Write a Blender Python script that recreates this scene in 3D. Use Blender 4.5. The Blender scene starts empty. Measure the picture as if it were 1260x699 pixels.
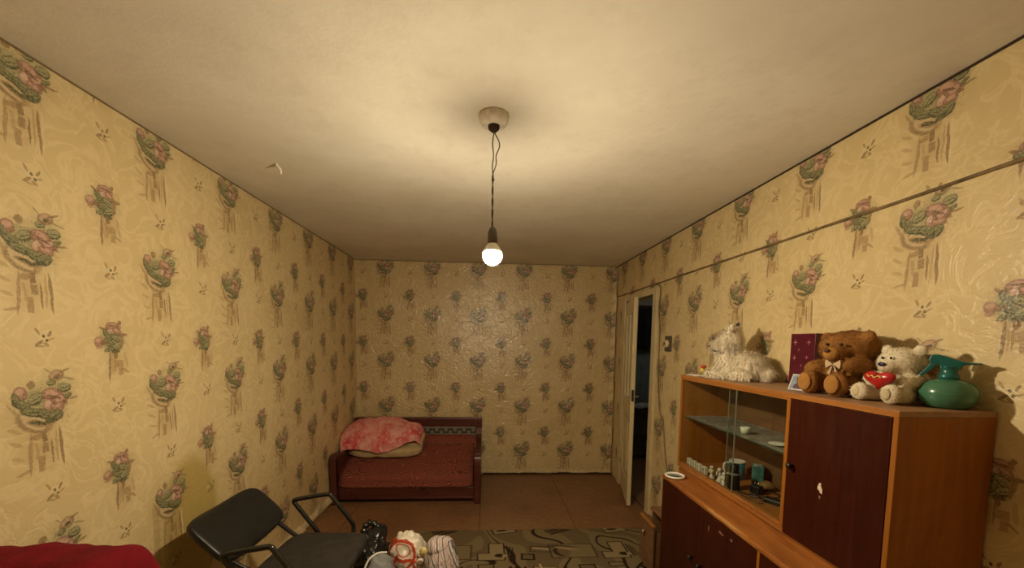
import bpy, bmesh, math, random
from mathutils import Vector, Matrix, noise, Euler
PI = math.pi
R = random.Random(7)
sc = bpy.context.scene
COL = sc.collection

# ------------------------------------------------------------------ camera
F_PX, PITCH, YAW, ROLL, PY = 502.9, 0.0773, 0.0637, 0.0154, 459.6
CAM = Vector((1.492, 0.0, 1.591))
fw = Vector((math.sin(YAW)*math.cos(PITCH), math.cos(YAW)*math.cos(PITCH), -math.sin(PITCH)))
rt = Vector((math.cos(YAW), -math.sin(YAW), 0)); up = rt.cross(fw)
rt, up = (math.cos(ROLL)*rt + math.sin(ROLL)*up), (-math.sin(ROLL)*rt + math.cos(ROLL)*up)
cam_data = bpy.data.cameras.new('camera'); cam = bpy.data.objects.new('camera', cam_data); COL.objects.link(cam)
m3 = Matrix((rt, up, -fw)).transposed()
cam.matrix_world = Matrix.Translation(CAM) @ m3.to_4x4()
cam_data.sensor_width = 36; cam_data.sensor_fit = 'HORIZONTAL'
cam_data.lens = F_PX/1260*36; cam_data.shift_y = (PY-349.5)/1260
cam_data.clip_start = 0.02; cam_data.clip_end = 60
sc.camera = cam

# ------------------------------------------------------------------ world, light level
world = bpy.data.worlds.new('night'); sc.world = world; world.use_nodes = True
world.node_tree.nodes['Background'].inputs[0].default_value = (0.02, 0.02, 0.03, 1)
world.node_tree.nodes['Background'].inputs[1].default_value = 0.3
BULB_COLOR = (1.0, 0.83, 0.57)
BULB_POWER = 1270.0
HALL_POWER = 5.0
vs = sc.view_settings
vs.view_transform = 'Standard'; vs.look = 'None'; vs.gamma = 1; vs.use_curve_mapping = False
vs.exposure = 0.0
sc.cycles.max_bounces = 10; sc.cycles.diffuse_bounces = 6; sc.cycles.transparent_max_bounces = 12
sc.cycles.sample_clamp_indirect = 6

W, D, H = 3.03, 4.81, 2.494
NEAR = -0.62

# ------------------------------------------------------------------ material helpers
class N:
    def __init__(s, name):
        s.m = bpy.data.materials.new(name); s.m.use_nodes = True
        s.t = s.m.node_tree; s.t.nodes.clear()
        s.out = s.t.nodes.new('ShaderNodeOutputMaterial')
    def n(s, typ, **kw):
        nd = s.t.nodes.new('ShaderNode'+typ)
        for k, v in kw.items(): setattr(nd, k, v)
        return nd
    def l(s, a, b): s.t.links.new(a, b)
    def put(s, sock, v):
        if hasattr(v, 'is_output') or hasattr(v, 'links'): s.l(v, sock)
        else: sock.default_value = v
    def vmath(s, op, a, b=None, c=None):
        nd = s.n('VectorMath', operation=op); s.put(nd.inputs[0], a)
        if b is not None: s.put(nd.inputs[1], b)
        if c is not None: s.put(nd.inputs[2], c)
        return nd.outputs['Value'] if op in ('LENGTH', 'DOT_PRODUCT', 'DISTANCE') else nd.outputs['Vector']
    def math(s, op, a, b=None, c=None, clamp=False):
        nd = s.n('Math', operation=op, use_clamp=clamp); s.put(nd.inputs[0], a)
        if b is not None: s.put(nd.inputs[1], b)
        if c is not None: s.put(nd.inputs[2], c)
        return nd.outputs[0]
    def mix(s, f, a, b, mode='MIX'):
        nd = s.n('MixRGB', blend_type=mode); s.put(nd.inputs[0], f)
        for i, v in ((1, a), (2, b)):
            s.put(nd.inputs[i], v if not isinstance(v, tuple) else (*v[:3], 1))
        return nd.outputs[0]
    def rng(s, v, a, b, c=0.0, d=1.0, smooth=False):
        nd = s.n('MapRange', clamp=True)
        if smooth: nd.interpolation_type = 'SMOOTHSTEP'
        s.put(nd.inputs[0], v)
        for i, x in enumerate((a, b, c, d)): nd.inputs[i+1].default_value = x
        return nd.outputs[0]
    def noise(s, vec, scale, detail=3, rough=.55, dist=0.0):
        nd = s.n('TexNoise'); s.l(vec, nd.inputs['Vector'])
        nd.inputs['Scale'].default_value = scale; nd.inputs['Detail'].default_value = detail
        nd.inputs['Roughness'].default_value = rough; nd.inputs['Distortion'].default_value = dist
        return nd.outputs
    def mapping(s, vec, loc=(0,0,0), rot=(0,0,0), scale=(1,1,1), typ='POINT'):
        nd = s.n('Mapping', vector_type=typ); s.l(vec, nd.inputs[0])
        nd.inputs['Location'].default_value = loc; nd.inputs['Rotation'].default_value = rot; nd.inputs['Scale'].default_value = scale
        return nd.outputs[0]
    def coord(s, what='Object'):
        return s.n('TexCoord').outputs[what]
    def bump(s, h, strength=.3, dist=.005):
        nd = s.n('Bump'); nd.inputs['Strength'].default_value = strength; nd.inputs['Distance'].default_value = dist
        s.l(h, nd.inputs['Height']); return nd.outputs[0]
    def bsdf(s, color, rough=.6, normal=None, spec=.4, **kw):
        b = s.n('BsdfPrincipled')
        s.put(b.inputs['Base Color'], color if not isinstance(color, tuple) else (*color[:3], 1))
        s.put(b.inputs['Roughness'], rough); b.inputs['Specular IOR Level'].default_value = spec
        for k, v in kw.items():
            s.put(b.inputs[k.replace('_', ' ')], v)
        if normal is not None: s.l(normal, b.inputs['Normal'])
        s.l(b.outputs[0], s.out.inputs[0]); return s.m

def plain(name, c, rough=.55, var=.25, scale=14, bump=0.0, spec=.4, **kw):
    k = N(name); co = k.coord()
    nz = k.noise(co, scale, 4)
    col = k.mix(k.rng(nz[0], .3, .7), tuple(x*(1-var) for x in c), tuple(min(1, x*(1+var)) for x in c))
    nm = k.bump(k.noise(co, scale*6, 3)[0], bump, .003) if bump else None
    return k.bsdf(col, rough, nm, spec, **kw)

def wood(name, c1, c2, axis='y', rough=.35, scale=5, spec=.5, wear=None):
    k = N(name); co = k.coord()
    st = {'x': (.12, 1.6, 1.6), 'y': (1.6, .12, 1.6), 'z': (1.6, 1.6, .12)}[axis]
    v = k.mapping(co, scale=st)
    a = k.noise(v, scale*3.2, 5, .6, 1.2)[0]
    b = k.noise(v, scale*18, 3, .6)[0]
    f = k.math('MULTIPLY_ADD', a, .75, k.math('MULTIPLY', b, .3))
    col = k.mix(k.rng(f, .35, .68), c1, c2)
    r = k.rng(k.noise(co, 9, 3)[0], .3, .7, rough*.8, min(1, rough*1.35))
    if wear:
        w = k.rng(k.noise(k.mapping(co, scale=st), 16, 5, .7)[0], .57, .68)
        col = k.mix(k.math('MULTIPLY', w, .75), col, wear)
    return k.bsdf(col, r, k.bump(b, .08, .002), spec)

def fabric(name, c, var=.25, scale=20, weave=400, rough=.95, bump=.35):
    k = N(name); co = k.coord()
    nz = k.noise(co, scale, 4)[0]
    fine = k.noise(co, weave, 2)[0]
    col = k.mix(k.rng(nz, .3, .7), tuple(x*(1-var) for x in c), tuple(min(1, x*(1+var)) for x in c))
    return k.bsdf(col, rough, k.bump(k.math('ADD', nz, fine), bump, .004), .15)

# ------------------------------------------------------------------ wallpaper
PER = 0.53
def paint(k, col, q, els):
    """paint soft print elements over col; q = local motif coordinate in metres"""
    for (kind, x, y, rx, ry, ang, c, a) in els:
        qq = k.vmath('MULTIPLY_ADD', col, (1e-9, 1e-9, 0), q)      # keeps the elements evaluated one after another
        u = k.mapping(qq, loc=(x, y, 0), rot=(0, 0, math.radians(ang)), scale=(rx, ry, 1), typ='TEXTURE')
        if kind == 'rect':
            ab = k.n('VectorMath', operation='ABSOLUTE'); k.l(u, ab.inputs[0])
            sx = k.n('SeparateXYZ'); k.l(ab.outputs[0], sx.inputs[0])
            d = k.math('MAXIMUM', sx.outputs[0], sx.outputs[1]); f = k.rng(d, 1.04, .96, 0, a)
        else:
            d = k.vmath('LENGTH', u)
            if kind == 'ring': f = k.math('MULTIPLY', k.math('COMPARE', d, 1.0, .24), a)
            elif kind == 'arc': f = k.math('MULTIPLY', k.math('COMPARE', d, 1.0, .11), a)
            elif kind == 'soft': f = k.rng(d, 1.2, .25, 0, a)
            else: f = k.rng(d, 1.08, .88, 0, a)
        col = k.mix(f, col, c)
    return col

S = 0.00056
def px_els(lst, cx, cy, s=S, t=1.0):
    return [(k_, (x-cx)*s, -(y-cy)*s*t, rx*s, ry*s*t, an, c, a) for (k_, x, y, rx, ry, an, c, a) in lst]
PK1, PK2, PK3 = (.36,.185,.14), (.55,.34,.255), (.16,.07,.05)
GR1, GR2, GR3 = (.050,.060,.028), (.205,.21,.105), (.33,.32,.17)
BR1, BR2, BR3 = (.20,.115,.05), (.30,.19,.085), (.42,.29,.14)
CRM = (.60,.47,.265)
def leaf(x, y, L, w, ang, pale=GR2):
    c, n = math.cos(math.radians(ang)), math.sin(math.radians(ang))
    return [('fill', x, y, L, w, ang, GR1, .95), ('fill', x-n*w*.16, y-c*w*.16, L*.84, w*.70, ang, pale, .92), ('fill', x, y, L*.7, w*.13, ang, GR1, .8)]
def petal(x, y, rx, ry, ang, c=PK1, lt=PK2):
    return [('fill', x, y, rx, ry, ang, PK3, .85), ('fill', x, y-ry*.10, rx*.90, ry*.84, ang, c, .95), ('fill', x-rx*.08, y-ry*.30, rx*.62, ry*.42, ang, lt, .9)]
VASE = px_els([
    ('soft', 250,320,200,160,0,BR3,.45), ('fill', 240,300,128,88,-26,GR3,.75), ('soft', 345,215,110,110,-30,GR3,.6), ('soft', 245,540,120,150,0,BR3,.5),
    ('fill', 212,392,106,58,-24,BR1,.75), ('fill', 226,378,98,56,-24,CRM,.9), ('fill', 226,400,64,17,-20,BR2,.85), ('fill', 232,398,50,10,-14,GR1,.9),
    ('fill', 112,330,70,10,-58,BR2,.6), ('fill', 300,415,50,10,38,BR2,.7)]
    + petal(146,226,38,38,20) + [('fill', 205,180,24,24,0,BR1,.75)]
    + leaf(150,288,58,28,-38) + leaf(215,338,84,26,-16) + leaf(228,262,48,32,24, GR3) + leaf(275,356,52,30,-24) + leaf(122,250,34,18,-70)
    + petal(322,252,66,44,-18) + petal(362,290,54,34,24, PK1, (.56,.35,.28)) + petal(300,302,40,34,35, PK2, (.64,.45,.36)) + petal(345,322,44,26,-8)
    + [('fill', 330,262,44,8,-26,PK3,.9), ('fill', 318,284,10,34,35,PK3,.7), ('fill', 392,300,26,10,-30,PK3,.7)]
    + leaf(330,372,50,34,28) + leaf(394,214,42,30,12, GR3) + leaf(318,178,30,20,14, GR3) + leaf(410,262,30,14,30)
    + [('fill', 352,138,50,34,20,BR1,.75), ('fill', 350,132,36,20,20,PK2,.8), ('fill', 356,142,20,10,30,GR1,.9), ('fill', 296,396,40,13,20,GR1,.9),
    ('fill', 400,112,36,6,20,BR1,.8), ('fill', 424,160,42,5,-15,BR1,.7), ('fill', 434,280,42,6,8,BR1,.8), ('fill', 300,106,24,5,-40,BR1,.6),
    ('rect', 258,482,15,28,6,BR1,.85), ('fill', 218,478,36,17,10,BR2,.75), ('rect', 262,545,19,28,0,BR1,.65), ('rect', 236,632,18,44,0,BR2,.75), ('rect', 214,560,9,50,6,BR3,.7),
    ('fill', 178,570,11,120,-4,BR2,.7), ('fill', 300,575,7,74,2,BR1,.8), ('fill', 354,560,10,120,3,BR1,.8), ('fill', 326,545,7,100,0,BR3,.8), ('fill', 374,540,8,120,2,(.68,.55,.33),.8),
    ('fill', 105,425,42,11,-28,BR3,.7), ('fill', 108,500,40,11,-25,BR3,.65), ('fill', 116,580,36,10,-18,BR3,.65), ('fill', 140,660,46,8,12,BR2,.6),
], 270, 290, S, 1.06)
BOUQ = px_els([
    ('soft', 165,180,130,130,0,BR3,.45), ('fill', 162,172,82,84,0,GR3,.75), ('soft', 185,330,80,110,0,BR3,.5)]
    + petal(172,92,56,36,0) + petal(150,122,40,22,24, PK2, (.62,.43,.34)) + petal(200,118,36,20,-24) + [('fill', 172,84,40,8,-6,PK3,.8)]
    + petal(70,182,32,30,10) + [('fill', 70,216,24,12,0,PK1,.7)]
    + leaf(122,130,34,20,-55) + leaf(146,158,50,22,26) + leaf(192,165,48,22,-24, GR3) + leaf(150,200,48,22,-18) + leaf(200,212,42,24,28, GR3) + leaf(130,232,32,15,24)
    + [('fill', 180,246,34,14,0,GR1,.95), ('fill', 180,270,14,26,0,BR1,.9),
    ('fill', 234,142,42,12,6,BR1,.8), ('fill', 230,190,12,50,-12,BR2,.8), ('fill', 100,105,26,9,-30,BR1,.8), ('fill', 220,60,13,15,0,BR1,.85), ('fill', 108,190,26,13,10,BR1,.8),
    ('fill', 134,340,10,100,-3,BR1,.8), ('fill', 154,320,7,80,0,BR3,.8), ('fill', 116,330,6,100,0,CRM,.8), ('fill', 170,320,7,70,0,BR2,.8),
    ('rect', 205,326,27,24,0,BR2,.65), ('rect', 212,380,16,24,0,BR2,.7), ('fill', 242,370,34,8,-30,BR2,.7), ('fill', 252,300,12,54,10,BR3,.6),
], 165, 170, .00062)
SPRIG = px_els([
    ('fill', 230,545,8,9,0,GR1,.95), ('fill', 246,568,9,8,0,GR1,.95), ('fill', 205,580,26,9,35,BR1,.8), ('fill', 210,598,24,6,-10,BR2,.7),
    ('fill', 262,530,20,8,60,BR1,.8), ('fill', 200,520,22,8,-60,BR2,.75), ('fill', 240,590,18,10,-40,BR2,.8), ('fill', 268,560,20,5,20,BR2,.7), ('fill', 188,552,16,18,0,(.62,.50,.33),.7),
], 232, 560, .00062)
BASE1, BASE2, BASE3 = (.665,.53,.285), (.76,.63,.37), (.575,.45,.225)

def wallpaper(name, stains=(), sheen=0.0):
    k = N(name); uv = k.n('UVMap').outputs[0]
    nz = k.noise(uv, 26, 3, .6)
    p = k.vmath('MULTIPLY_ADD', k.vmath('SUBTRACT', nz[1], (.5,.5,.5)), (.013,.013,0), uv)
    half = PER/2
    def wrap(vec): return k.vmath('WRAP', vec, (half, half, 1), (-half, -half, -1))
    qv = wrap(p); qb = wrap(k.vmath('SUBTRACT', p, (.27, .215, 0)))
    # two sprigs per repeat: fold on the diagonals
    sx = k.n('SeparateXYZ'); k.l(k.vmath('SUBTRACT', p, (.015, .215, 0)), sx.inputs[0])
    cb = k.n('CombineXYZ'); k.l(k.math('ADD', sx.outputs[0], sx.outputs[1]), cb.inputs[0]); k.l(k.math('SUBTRACT', sx.outputs[0], sx.outputs[1]), cb.inputs[1])
    sw = k.n('SeparateXYZ'); k.l(wrap(cb.outputs[0]), sw.inputs[0])
    qs = k.n('CombineXYZ')
    k.l(k.math('MULTIPLY', k.math('ADD', sw.outputs[0], sw.outputs[1]), .5), qs.inputs[0])
    k.l(k.math('MULTIPLY', k.math('SUBTRACT', sw.outputs[0], sw.outputs[1]), .5), qs.inputs[1])
    # tone-on-tone damask scrolls
    big = k.noise(uv, 7, 3, .55, 1.6)[0]
    fine = k.noise(uv, 60, 3, .6)[0]
    scroll = k.math('PINGPONG', k.math('MULTIPLY', big, 4.0), .5)
    lines = k.rng(scroll, .0, .34, smooth=True)
    tone = k.noise(uv, 1.6, 3)[0]
    col = k.mix(k.rng(tone, .3, .7), BASE3, BASE1)
    col = k.mix(k.math('MULTIPLY', k.math('SUBTRACT', 1.0, lines), .45), col, BASE2)
    col = k.mix(k.rng(fine, .45, .75, 0, .3), col, BASE3)
    for (kind, x, y, rx, ry, an, c, a) in stains:
        col = paint(k, col, uv, [(kind, x, y, rx, ry, an, c, a)])
    plaincol = col
    col = paint(k, col, qv, VASE); col = paint(k, col, qb, BOUQ); col = paint(k, col, qs.outputs[0], SPRIG)
    # pen-line shading inside the flower heads
    pen = k.rng(k.math('PINGPONG', k.math('MULTIPLY', k.noise(p, 30, 2, .5, 1.2)[0], 7.0), .5), .12, .03)
    for q, rx, ry, ox, oy in ((qv, .115, .10, 0, .0), (qb, .08, .075, 0, .01)):
        dd = k.vmath('LENGTH', k.mapping(q, loc=(ox, oy, 0), scale=(rx, ry, 1), typ='TEXTURE'))
        col = k.mix(k.math('MULTIPLY', k.rng(dd, 1.1, .6, 0, .6), pen), col, (.10,.075,.035))
    col = k.mix(k.rng(k.noise(uv, 130, 2, .6)[0], .46, .62, 0, .30), col, plaincol)
    hgt = k.math('ADD', k.math('MULTIPLY', lines, .6), k.math('MULTIPLY', fine, .8))
    return k.bsdf(col, k.rng(lines, 0, 1, .33-.10*sheen, .48-.13*sheen), k.bump(hgt, .30+.25*sheen, .005), min(1.0, .42+.45*sheen))

# ------------------------------------------------------------------ mesh helpers
def link(o): COL.objects.link(o); return o
def mk(name, me, mat=None, parent=None, smooth=False, kind=None):
    o = bpy.data.objects.new(name, me); link(o)
    if mat is not None:
        me.materials.clear()
        for m in (mat if isinstance(mat, (list, tuple)) else [mat]): me.materials.append(m)
    if smooth:
        for p in me.polygons: p.use_smooth = True
    if parent is not None: o.parent = parent
    if kind: o['kind'] = kind
    return o
def from_bm(name, bm, mat, parent=None, smooth=False, kind=None):
    me = bpy.data.meshes.new(name); bm.normal_update(); bm.to_mesh(me); bm.free()
    return mk(name, me, mat, parent, smooth, kind)
def pyd(name, v, f, mat, parent=None, smooth=False, kind=None):
    me = bpy.data.meshes.new(name); me.from_pydata([tuple(x) for x in v], [], f); me.update()
    return mk(name, me, mat, parent, smooth, kind)
def add_box(bm, lo, hi, bevel=0.0, M=None, seg=2):
    c = [(a+b)/2 for a, b in zip(lo, hi)]; s = [abs(b-a) for a, b in zip(lo, hi)]
    r = bmesh.ops.create_cube(bm, size=1)
    vs_ = r['verts']
    for v in vs_: v.co = Vector((v.co.x*s[0]+c[0], v.co.y*s[1]+c[1], v.co.z*s[2]+c[2]))
    if bevel > 0:
        es = list({e for v in vs_ for e in v.link_edges})
        r2 = bmesh.ops.bevel(bm, geom=es, offset=min(bevel, min(s)*.45), segments=seg, profile=.5, affect='EDGES')
        vs_ = list({v for f in r2['faces'] for v in f.verts} | {v for v in vs_ if v.is_valid})
    if M is not None:
        for v in vs_: v.co = M @ v.co
def box(name, lo, hi, mat, parent=None, bevel=0.0, kind=None, M=None, seg=2, smooth=False):
    bm = bmesh.new(); add_box(bm, lo, hi, bevel, M, seg); return from_bm(name, bm, mat, parent, smooth, kind)
def smooth_path(pts, n=8, closed=False):
    P = [Vector(p) for p in pts]; out = []
    L = len(P)
    for i in range(L-1 if not closed else L):
        p0 = P[i-1] if (i > 0 or closed) else P[0]*2-P[1]
        p1, p2 = P[i], P[(i+1) % L]
        p3 = P[(i+2) % L] if (i+2 < L or closed) else P[-1]*2-P[-2]
        for j in range(n):
            t = j/n
            out.append(.5*((2*p1)+(p2-p0)*t+(2*p0-5*p1+4*p2-p3)*t*t+(3*p1-p0-3*p2+p3)*t**3))
    if not closed: out.append(P[-1])
    return out
def add_tube(bm, pts, r, seg=8, cap=True):
    P = [Vector(p) for p in pts]; rings = []
    t0 = (P[1]-P[0]).normalized(); ref = Vector((0,0,1)) if abs(t0.z) < .9 else Vector((1,0,0))
    nrm = (ref - t0*ref.dot(t0)).normalized()
    for i, p in enumerate(P):
        t = (P[min(i+1, len(P)-1)]-P[max(i-1, 0)]).normalized()
        nrm = (nrm - t*nrm.dot(t)).normalized(); b = t.cross(nrm)
        rr = r[i] if isinstance(r, (list, tuple)) else r
        rings.append([bm.verts.new(p+(nrm*math.cos(2*PI*j/seg)+b*math.sin(2*PI*j/seg))*rr) for j in range(seg)])
    for a, b in zip(rings, rings[1:]):
        for j in range(seg): bm.faces.new((a[j], a[(j+1) % seg], b[(j+1) % seg], b[j]))
    if cap:
        bm.faces.new(rings[0][::-1]); bm.faces.new(rings[-1])
def tube(name, pts, r, mat, parent=None, seg=8, kind=None):
    bm = bmesh.new(); add_tube(bm, pts, r, seg); return from_bm(name, bm, mat, parent, True, kind)
def add_lathe(bm, prof, seg=24, M=None, cap=True):
    rings = []
    for (r, z) in prof:
        ring = []
        for j in range(seg):
            v = Vector((r*math.cos(2*PI*j/seg), r*math.sin(2*PI*j/seg), z))
            ring.append(bm.verts.new(M @ v if M is not None else v))
        rings.append(ring)
    for a, b in zip(rings, rings[1:]):
        for j in range(seg): bm.faces.new((a[j], a[(j+1) % seg], b[(j+1) % seg], b[j]))
    if cap:
        bm.faces.new(rings[0][::-1]); bm.faces.new(rings[-1])
def lathe(name, prof, mat, parent=None, seg=24, M=None, smooth=True):
    bm = bmesh.new(); add_lathe(bm, prof, seg, M); return from_bm(name, bm, mat, parent, smooth)
def add_ell(bm, c, r, M=None, u=16, v=10):
    T = Matrix.Translation(Vector(c)) @ (M.to_4x4() if M is not None else Matrix()) @ Matrix.Diagonal((*r, 1))
    bmesh.ops.create_uvsphere(bm, u_segments=u, v_segments=v, radius=1, matrix=T)
def ell(name, c, r, mat, parent=None, M=None, u=14, v=8):
    bm = bmesh.new(); add_ell(bm, c, r, M, u, v); return from_bm(name, bm, mat, parent, True)
def add_prism(bm, poly, axis_o, ax, ay, az, depth):
    """poly in (ax, ay) plane extruded +-depth/2 along az"""
    o = Vector(axis_o); ax, ay, az = Vector(ax), Vector(ay), Vector(az)
    a = [bm.verts.new(o+ax*x+ay*y-az*depth/2) for x, y in poly]; b = [bm.verts.new(o+ax*x+ay*y+az*depth/2) for x, y in poly]
    n = len(poly)
    fs = [bm.faces.new(a[::-1]), bm.faces.new(b)]
    for i in range(n): fs.append(bm.faces.new((a[i], a[(i+1) % n], b[(i+1) % n], b[i])))
    bmesh.ops.recalc_face_normals(bm, faces=fs)
def prism(name, poly, o, ax, ay, az, depth, mat, parent=None, bevel=0.0):
    bm = bmesh.new(); add_prism(bm, poly, o, ax, ay, az, depth)
    if bevel: bmesh.ops.bevel(bm, geom=list(bm.edges), offset=bevel, segments=2, profile=.5, affect='EDGES')
    return from_bm(name, bm, mat, parent)
def thing(name, label, cat, loc=(0,0,0), rz=0, group=None):
    o = bpy.data.objects.new(name, None); link(o); o.empty_display_size = .05
    o.location = loc; o.rotation_euler = (0, 0, rz); o['label'] = label; o['category'] = cat
    if group: o['group'] = group
    return o
def tag(o, label, cat, group=None):
    o['label'] = label; o['category'] = cat
    if group: o['group'] = group
    return o
def fused(name, ells, mat, parent=None, voxel=.006, smooth_it=4):
    """one continuous skin around a set of ellipsoids (c, r, M)"""
    bm = bmesh.new()
    for e in ells: add_ell(bm, e[0], e[1], e[2] if len(e) > 2 else None, 20, 12)
    me = bpy.data.meshes.new(name+'_raw'); bm.to_mesh(me); bm.free()
    t = bpy.data.objects.new('raw', me); link(t)
    md = t.modifiers.new('r', 'REMESH'); md.mode = 'VOXEL'; md.voxel_size = voxel
    ms = t.modifiers.new('s', 'SMOOTH'); ms.iterations = smooth_it; ms.factor = .5
    dg = bpy.context.evaluated_depsgraph_get(); dg.update()
    new = bpy.data.meshes.new_from_object(t.evaluated_get(dg)); new.name = name
    bpy.data.objects.remove(t); bpy.data.meshes.remove(me)
    return mk(name, new, mat, parent, True)
def fur(src, n, length, mat, parent, droop=.5, width=.0012, rnd=None, swirl=.35):
    rnd = rnd or R; me = src.data; polys = [p for p in me.polygons]
    cum = []; s = 0
    for p in polys: s += p.area; cum.append(s)
    import bisect
    v, f = [], []
    for _ in range(n):
        p = polys[bisect.bisect_left(cum, rnd.random()*s)]
        vs_ = [me.vertices[i].co for i in p.vertices]
        a, b = rnd.random(), rnd.random()
        pt = vs_[0].lerp(vs_[1], a).lerp(vs_[-1].lerp(vs_[2], a) if len(vs_) > 3 else vs_[2], b)
        nr = p.normal
        if pt.z < .006: continue
        fl = noise.noise_vector(pt*14)
        d = (nr + Vector((0,0,-droop)) + fl*swirl + Vector((rnd.uniform(-1,1), rnd.uniform(-1,1), rnd.uniform(-1,1)))*.25).normalized()
        if d.dot(nr) < .15: d = (d + nr*.5).normalized()
        sd = d.cross(nr)
        sd = sd.normalized() if sd.length > 1e-4 else d.orthogonal().normalized()
        L = length*rnd.uniform(.6, 1.2); w = width*rnd.uniform(.7, 1.3)
        md_ = pt + (nr*.5+d*.5)*L*.55; tip = pt + d*L + Vector((0,0,-droop*.25*L))
        tip.z = max(tip.z, .001); md_.z = max(md_.z, .001)
        i = len(v); v += [pt-sd*w, pt+sd*w, md_-sd*w*.7, md_+sd*w*.7, tip]
        f += [(i, i+1, i+3, i+2), (i+2, i+3, i+4)]
    return pyd('fur', v, f, mat, parent, True, 'stuff')
def text_mesh(name, body, size, mat, parent, M, extrude=.0004):
    cu = bpy.data.curves.new(name, 'FONT'); cu.body = body; cu.size = size; cu.extrude = extrude
    cu.align_x = 'CENTER'; cu.align_y = 'CENTER'
    t = bpy.data.objects.new('txt', cu); link(t)
    dg = bpy.context.evaluated_depsgraph_get(); dg.update()
    me = bpy.data.meshes.new_from_object(t.evaluated_get(dg)); bpy.data.objects.remove(t)
    me.transform(M)
    return mk(name, me, mat, parent)
def uvquad(V, F, U, quad, uvs):
    i = len(V); V += quad; F.append((i, i+1, i+2, i+3)); U += uvs
def sheet(name, V, F, U, mat, parent=None, kind='structure'):
    o = pyd(name, V, F, mat, parent, False, kind)
    ul = o.data.uv_layers.new(name='UVMap')
    for i, x in enumerate(U): ul.data[i].uv = x
    return o

# ------------------------------------------------------------------ materials
M_left = wallpaper('wallpaper_left', stains=[
    ('soft', 2.12-1.998, .66-1.36, .28, .36, 0, (.42,.31,.09), .6), ('fill', 2.13-1.998, .62-1.36, .19, .37, 0, (.42,.31,.085), .8),
    ('rect', 1.90-1.998, .62-1.36, .018, .20, 0, (.36,.25,.10), .5), ('soft', 2.9-1.998, .35-1.36, .7, .4, 0, (.45,.31,.12), .4),
    ('soft', 3.6-1.998, .3-1.36, .6, .4, 0, (.43,.29,.12), .35)])
M_wp = wallpaper('wallpaper')
M_wpfar = wallpaper('glossy_wallpaper', sheen=1.6)      # the far wall's paper has a foil sheen
M_paperback = plain('torn_paper', (.56,.45,.26), .8, .2, 20)
def ceiling_mat():
    k = N('whitewash'); co = k.coord()
    a = k.noise(co, 1.3, 5, .62)[0]; b = k.noise(co, 9, 5, .65)[0]; c = k.noise(co, 70, 3, .6)[0]
    col = k.mix(k.rng(a, .3, .72), (.66,.61,.50), (.80,.765,.66))
    col = k.mix(k.rng(b, .5, .75, 0, .35), col, (.58,.53,.42))
    # darker soft patches beside the ceiling rose, scuffs and flaked plaster patches
    els = [('soft', 1.42, 1.66, .14, .10, 0, (.36,.32,.25), .7), ('soft', 1.66, 1.60, .13, .08, 0, (.42,.37,.29), .5),
           ('soft', 2.216, 1.297, .075, .022, 20, (.33,.27,.19), .75), ('soft', 1.99, 1.22, .010, .05, 15, (.36,.3,.22), .6), ('soft', 1.885, 1.16, .014, .006, 0, (.2,.16,.11), .9),
           ('soft', 1.96, 1.15, .02, .006, 10, (.4,.33,.25), .8), ('soft', 2.0, 1.40, .01, .012, 0, (.22,.18,.12), .8), ('soft', 1.93, 1.62, .035, .005, 20, (.38,.32,.23), .8)]
    w = k.vmath('MULTIPLY_ADD', k.vmath('SUBTRACT', k.noise(co, 16, 4, .65)[1], (.5,.5,.5)), (.09,.09,0), co)
    col = paint(k, col, w, els)
    return k.bsdf(col, .9, k.bump(k.math('MULTIPLY_ADD', b, 1.5, k.math('MULTIPLY', c, .5)), .35, .006), .15)
M_ceil = ceiling_mat()
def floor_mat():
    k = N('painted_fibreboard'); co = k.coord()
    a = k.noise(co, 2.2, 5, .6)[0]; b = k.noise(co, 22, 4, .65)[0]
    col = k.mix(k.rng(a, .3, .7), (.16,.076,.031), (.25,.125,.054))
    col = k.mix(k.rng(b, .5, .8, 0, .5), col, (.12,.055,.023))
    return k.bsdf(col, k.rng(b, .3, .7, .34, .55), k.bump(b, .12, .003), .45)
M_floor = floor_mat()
M_seam = plain('floor_seam', (.03,.016,.008), .8)
M_dark = plain('dark_gap', (.035,.02,.01), .8)
M_doorpaint = plain('cream_door_paint', (.60,.50,.29), .4, .12, 6, .08, .5)
M_doorgreen = plain('aged_cream_paint', (.50,.44,.25), .45, .15, 5, .08, .5)
M_orange = wood('orange_veneer', (.25,.088,.017), (.37,.145,.032), 'y', .32)
M_orange_side = wood('orange_veneer_side', (.24,.080,.009), (.33,.115,.015), 'z', .45, spec=.25)
M_top = wood('dusty_veneer_top', (.26,.13,.055), (.36,.20,.10), 'y', .45, wear=(.40,.27,.17))
M_worn = wood('worn_veneer_ledge', (.20,.062,.012), (.36,.13,.026), 'y', .38, wear=(.46,.24,.08))
M_mahog = wood('mahogany_veneer', (.030,.0050,.0018), (.052,.0105,.0042), 'z', .34, spec=.2)
M_backp = wood('brown_back_board', (.15,.068,.024), (.20,.096,.038), 'y', .55)
M_chestw = wood('brown_chest_wood', (.13,.062,.026), (.19,.095,.042), 'y', .5)
M_sofaw = wood('sofa_mahogany', (.055,.012,.009), (.105,.026,.018), 'x', .3)
M_blackpl = plain('black_plastic', (.012,.012,.012), .35, .2, 10, 0, .5)
M_chrome = plain('chrome', (.75,.72,.68), .15, .05, 10, 0, .5, Metallic=1.0)
M_white = plain('white_paint', (.78,.74,.66), .5, .06)

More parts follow.
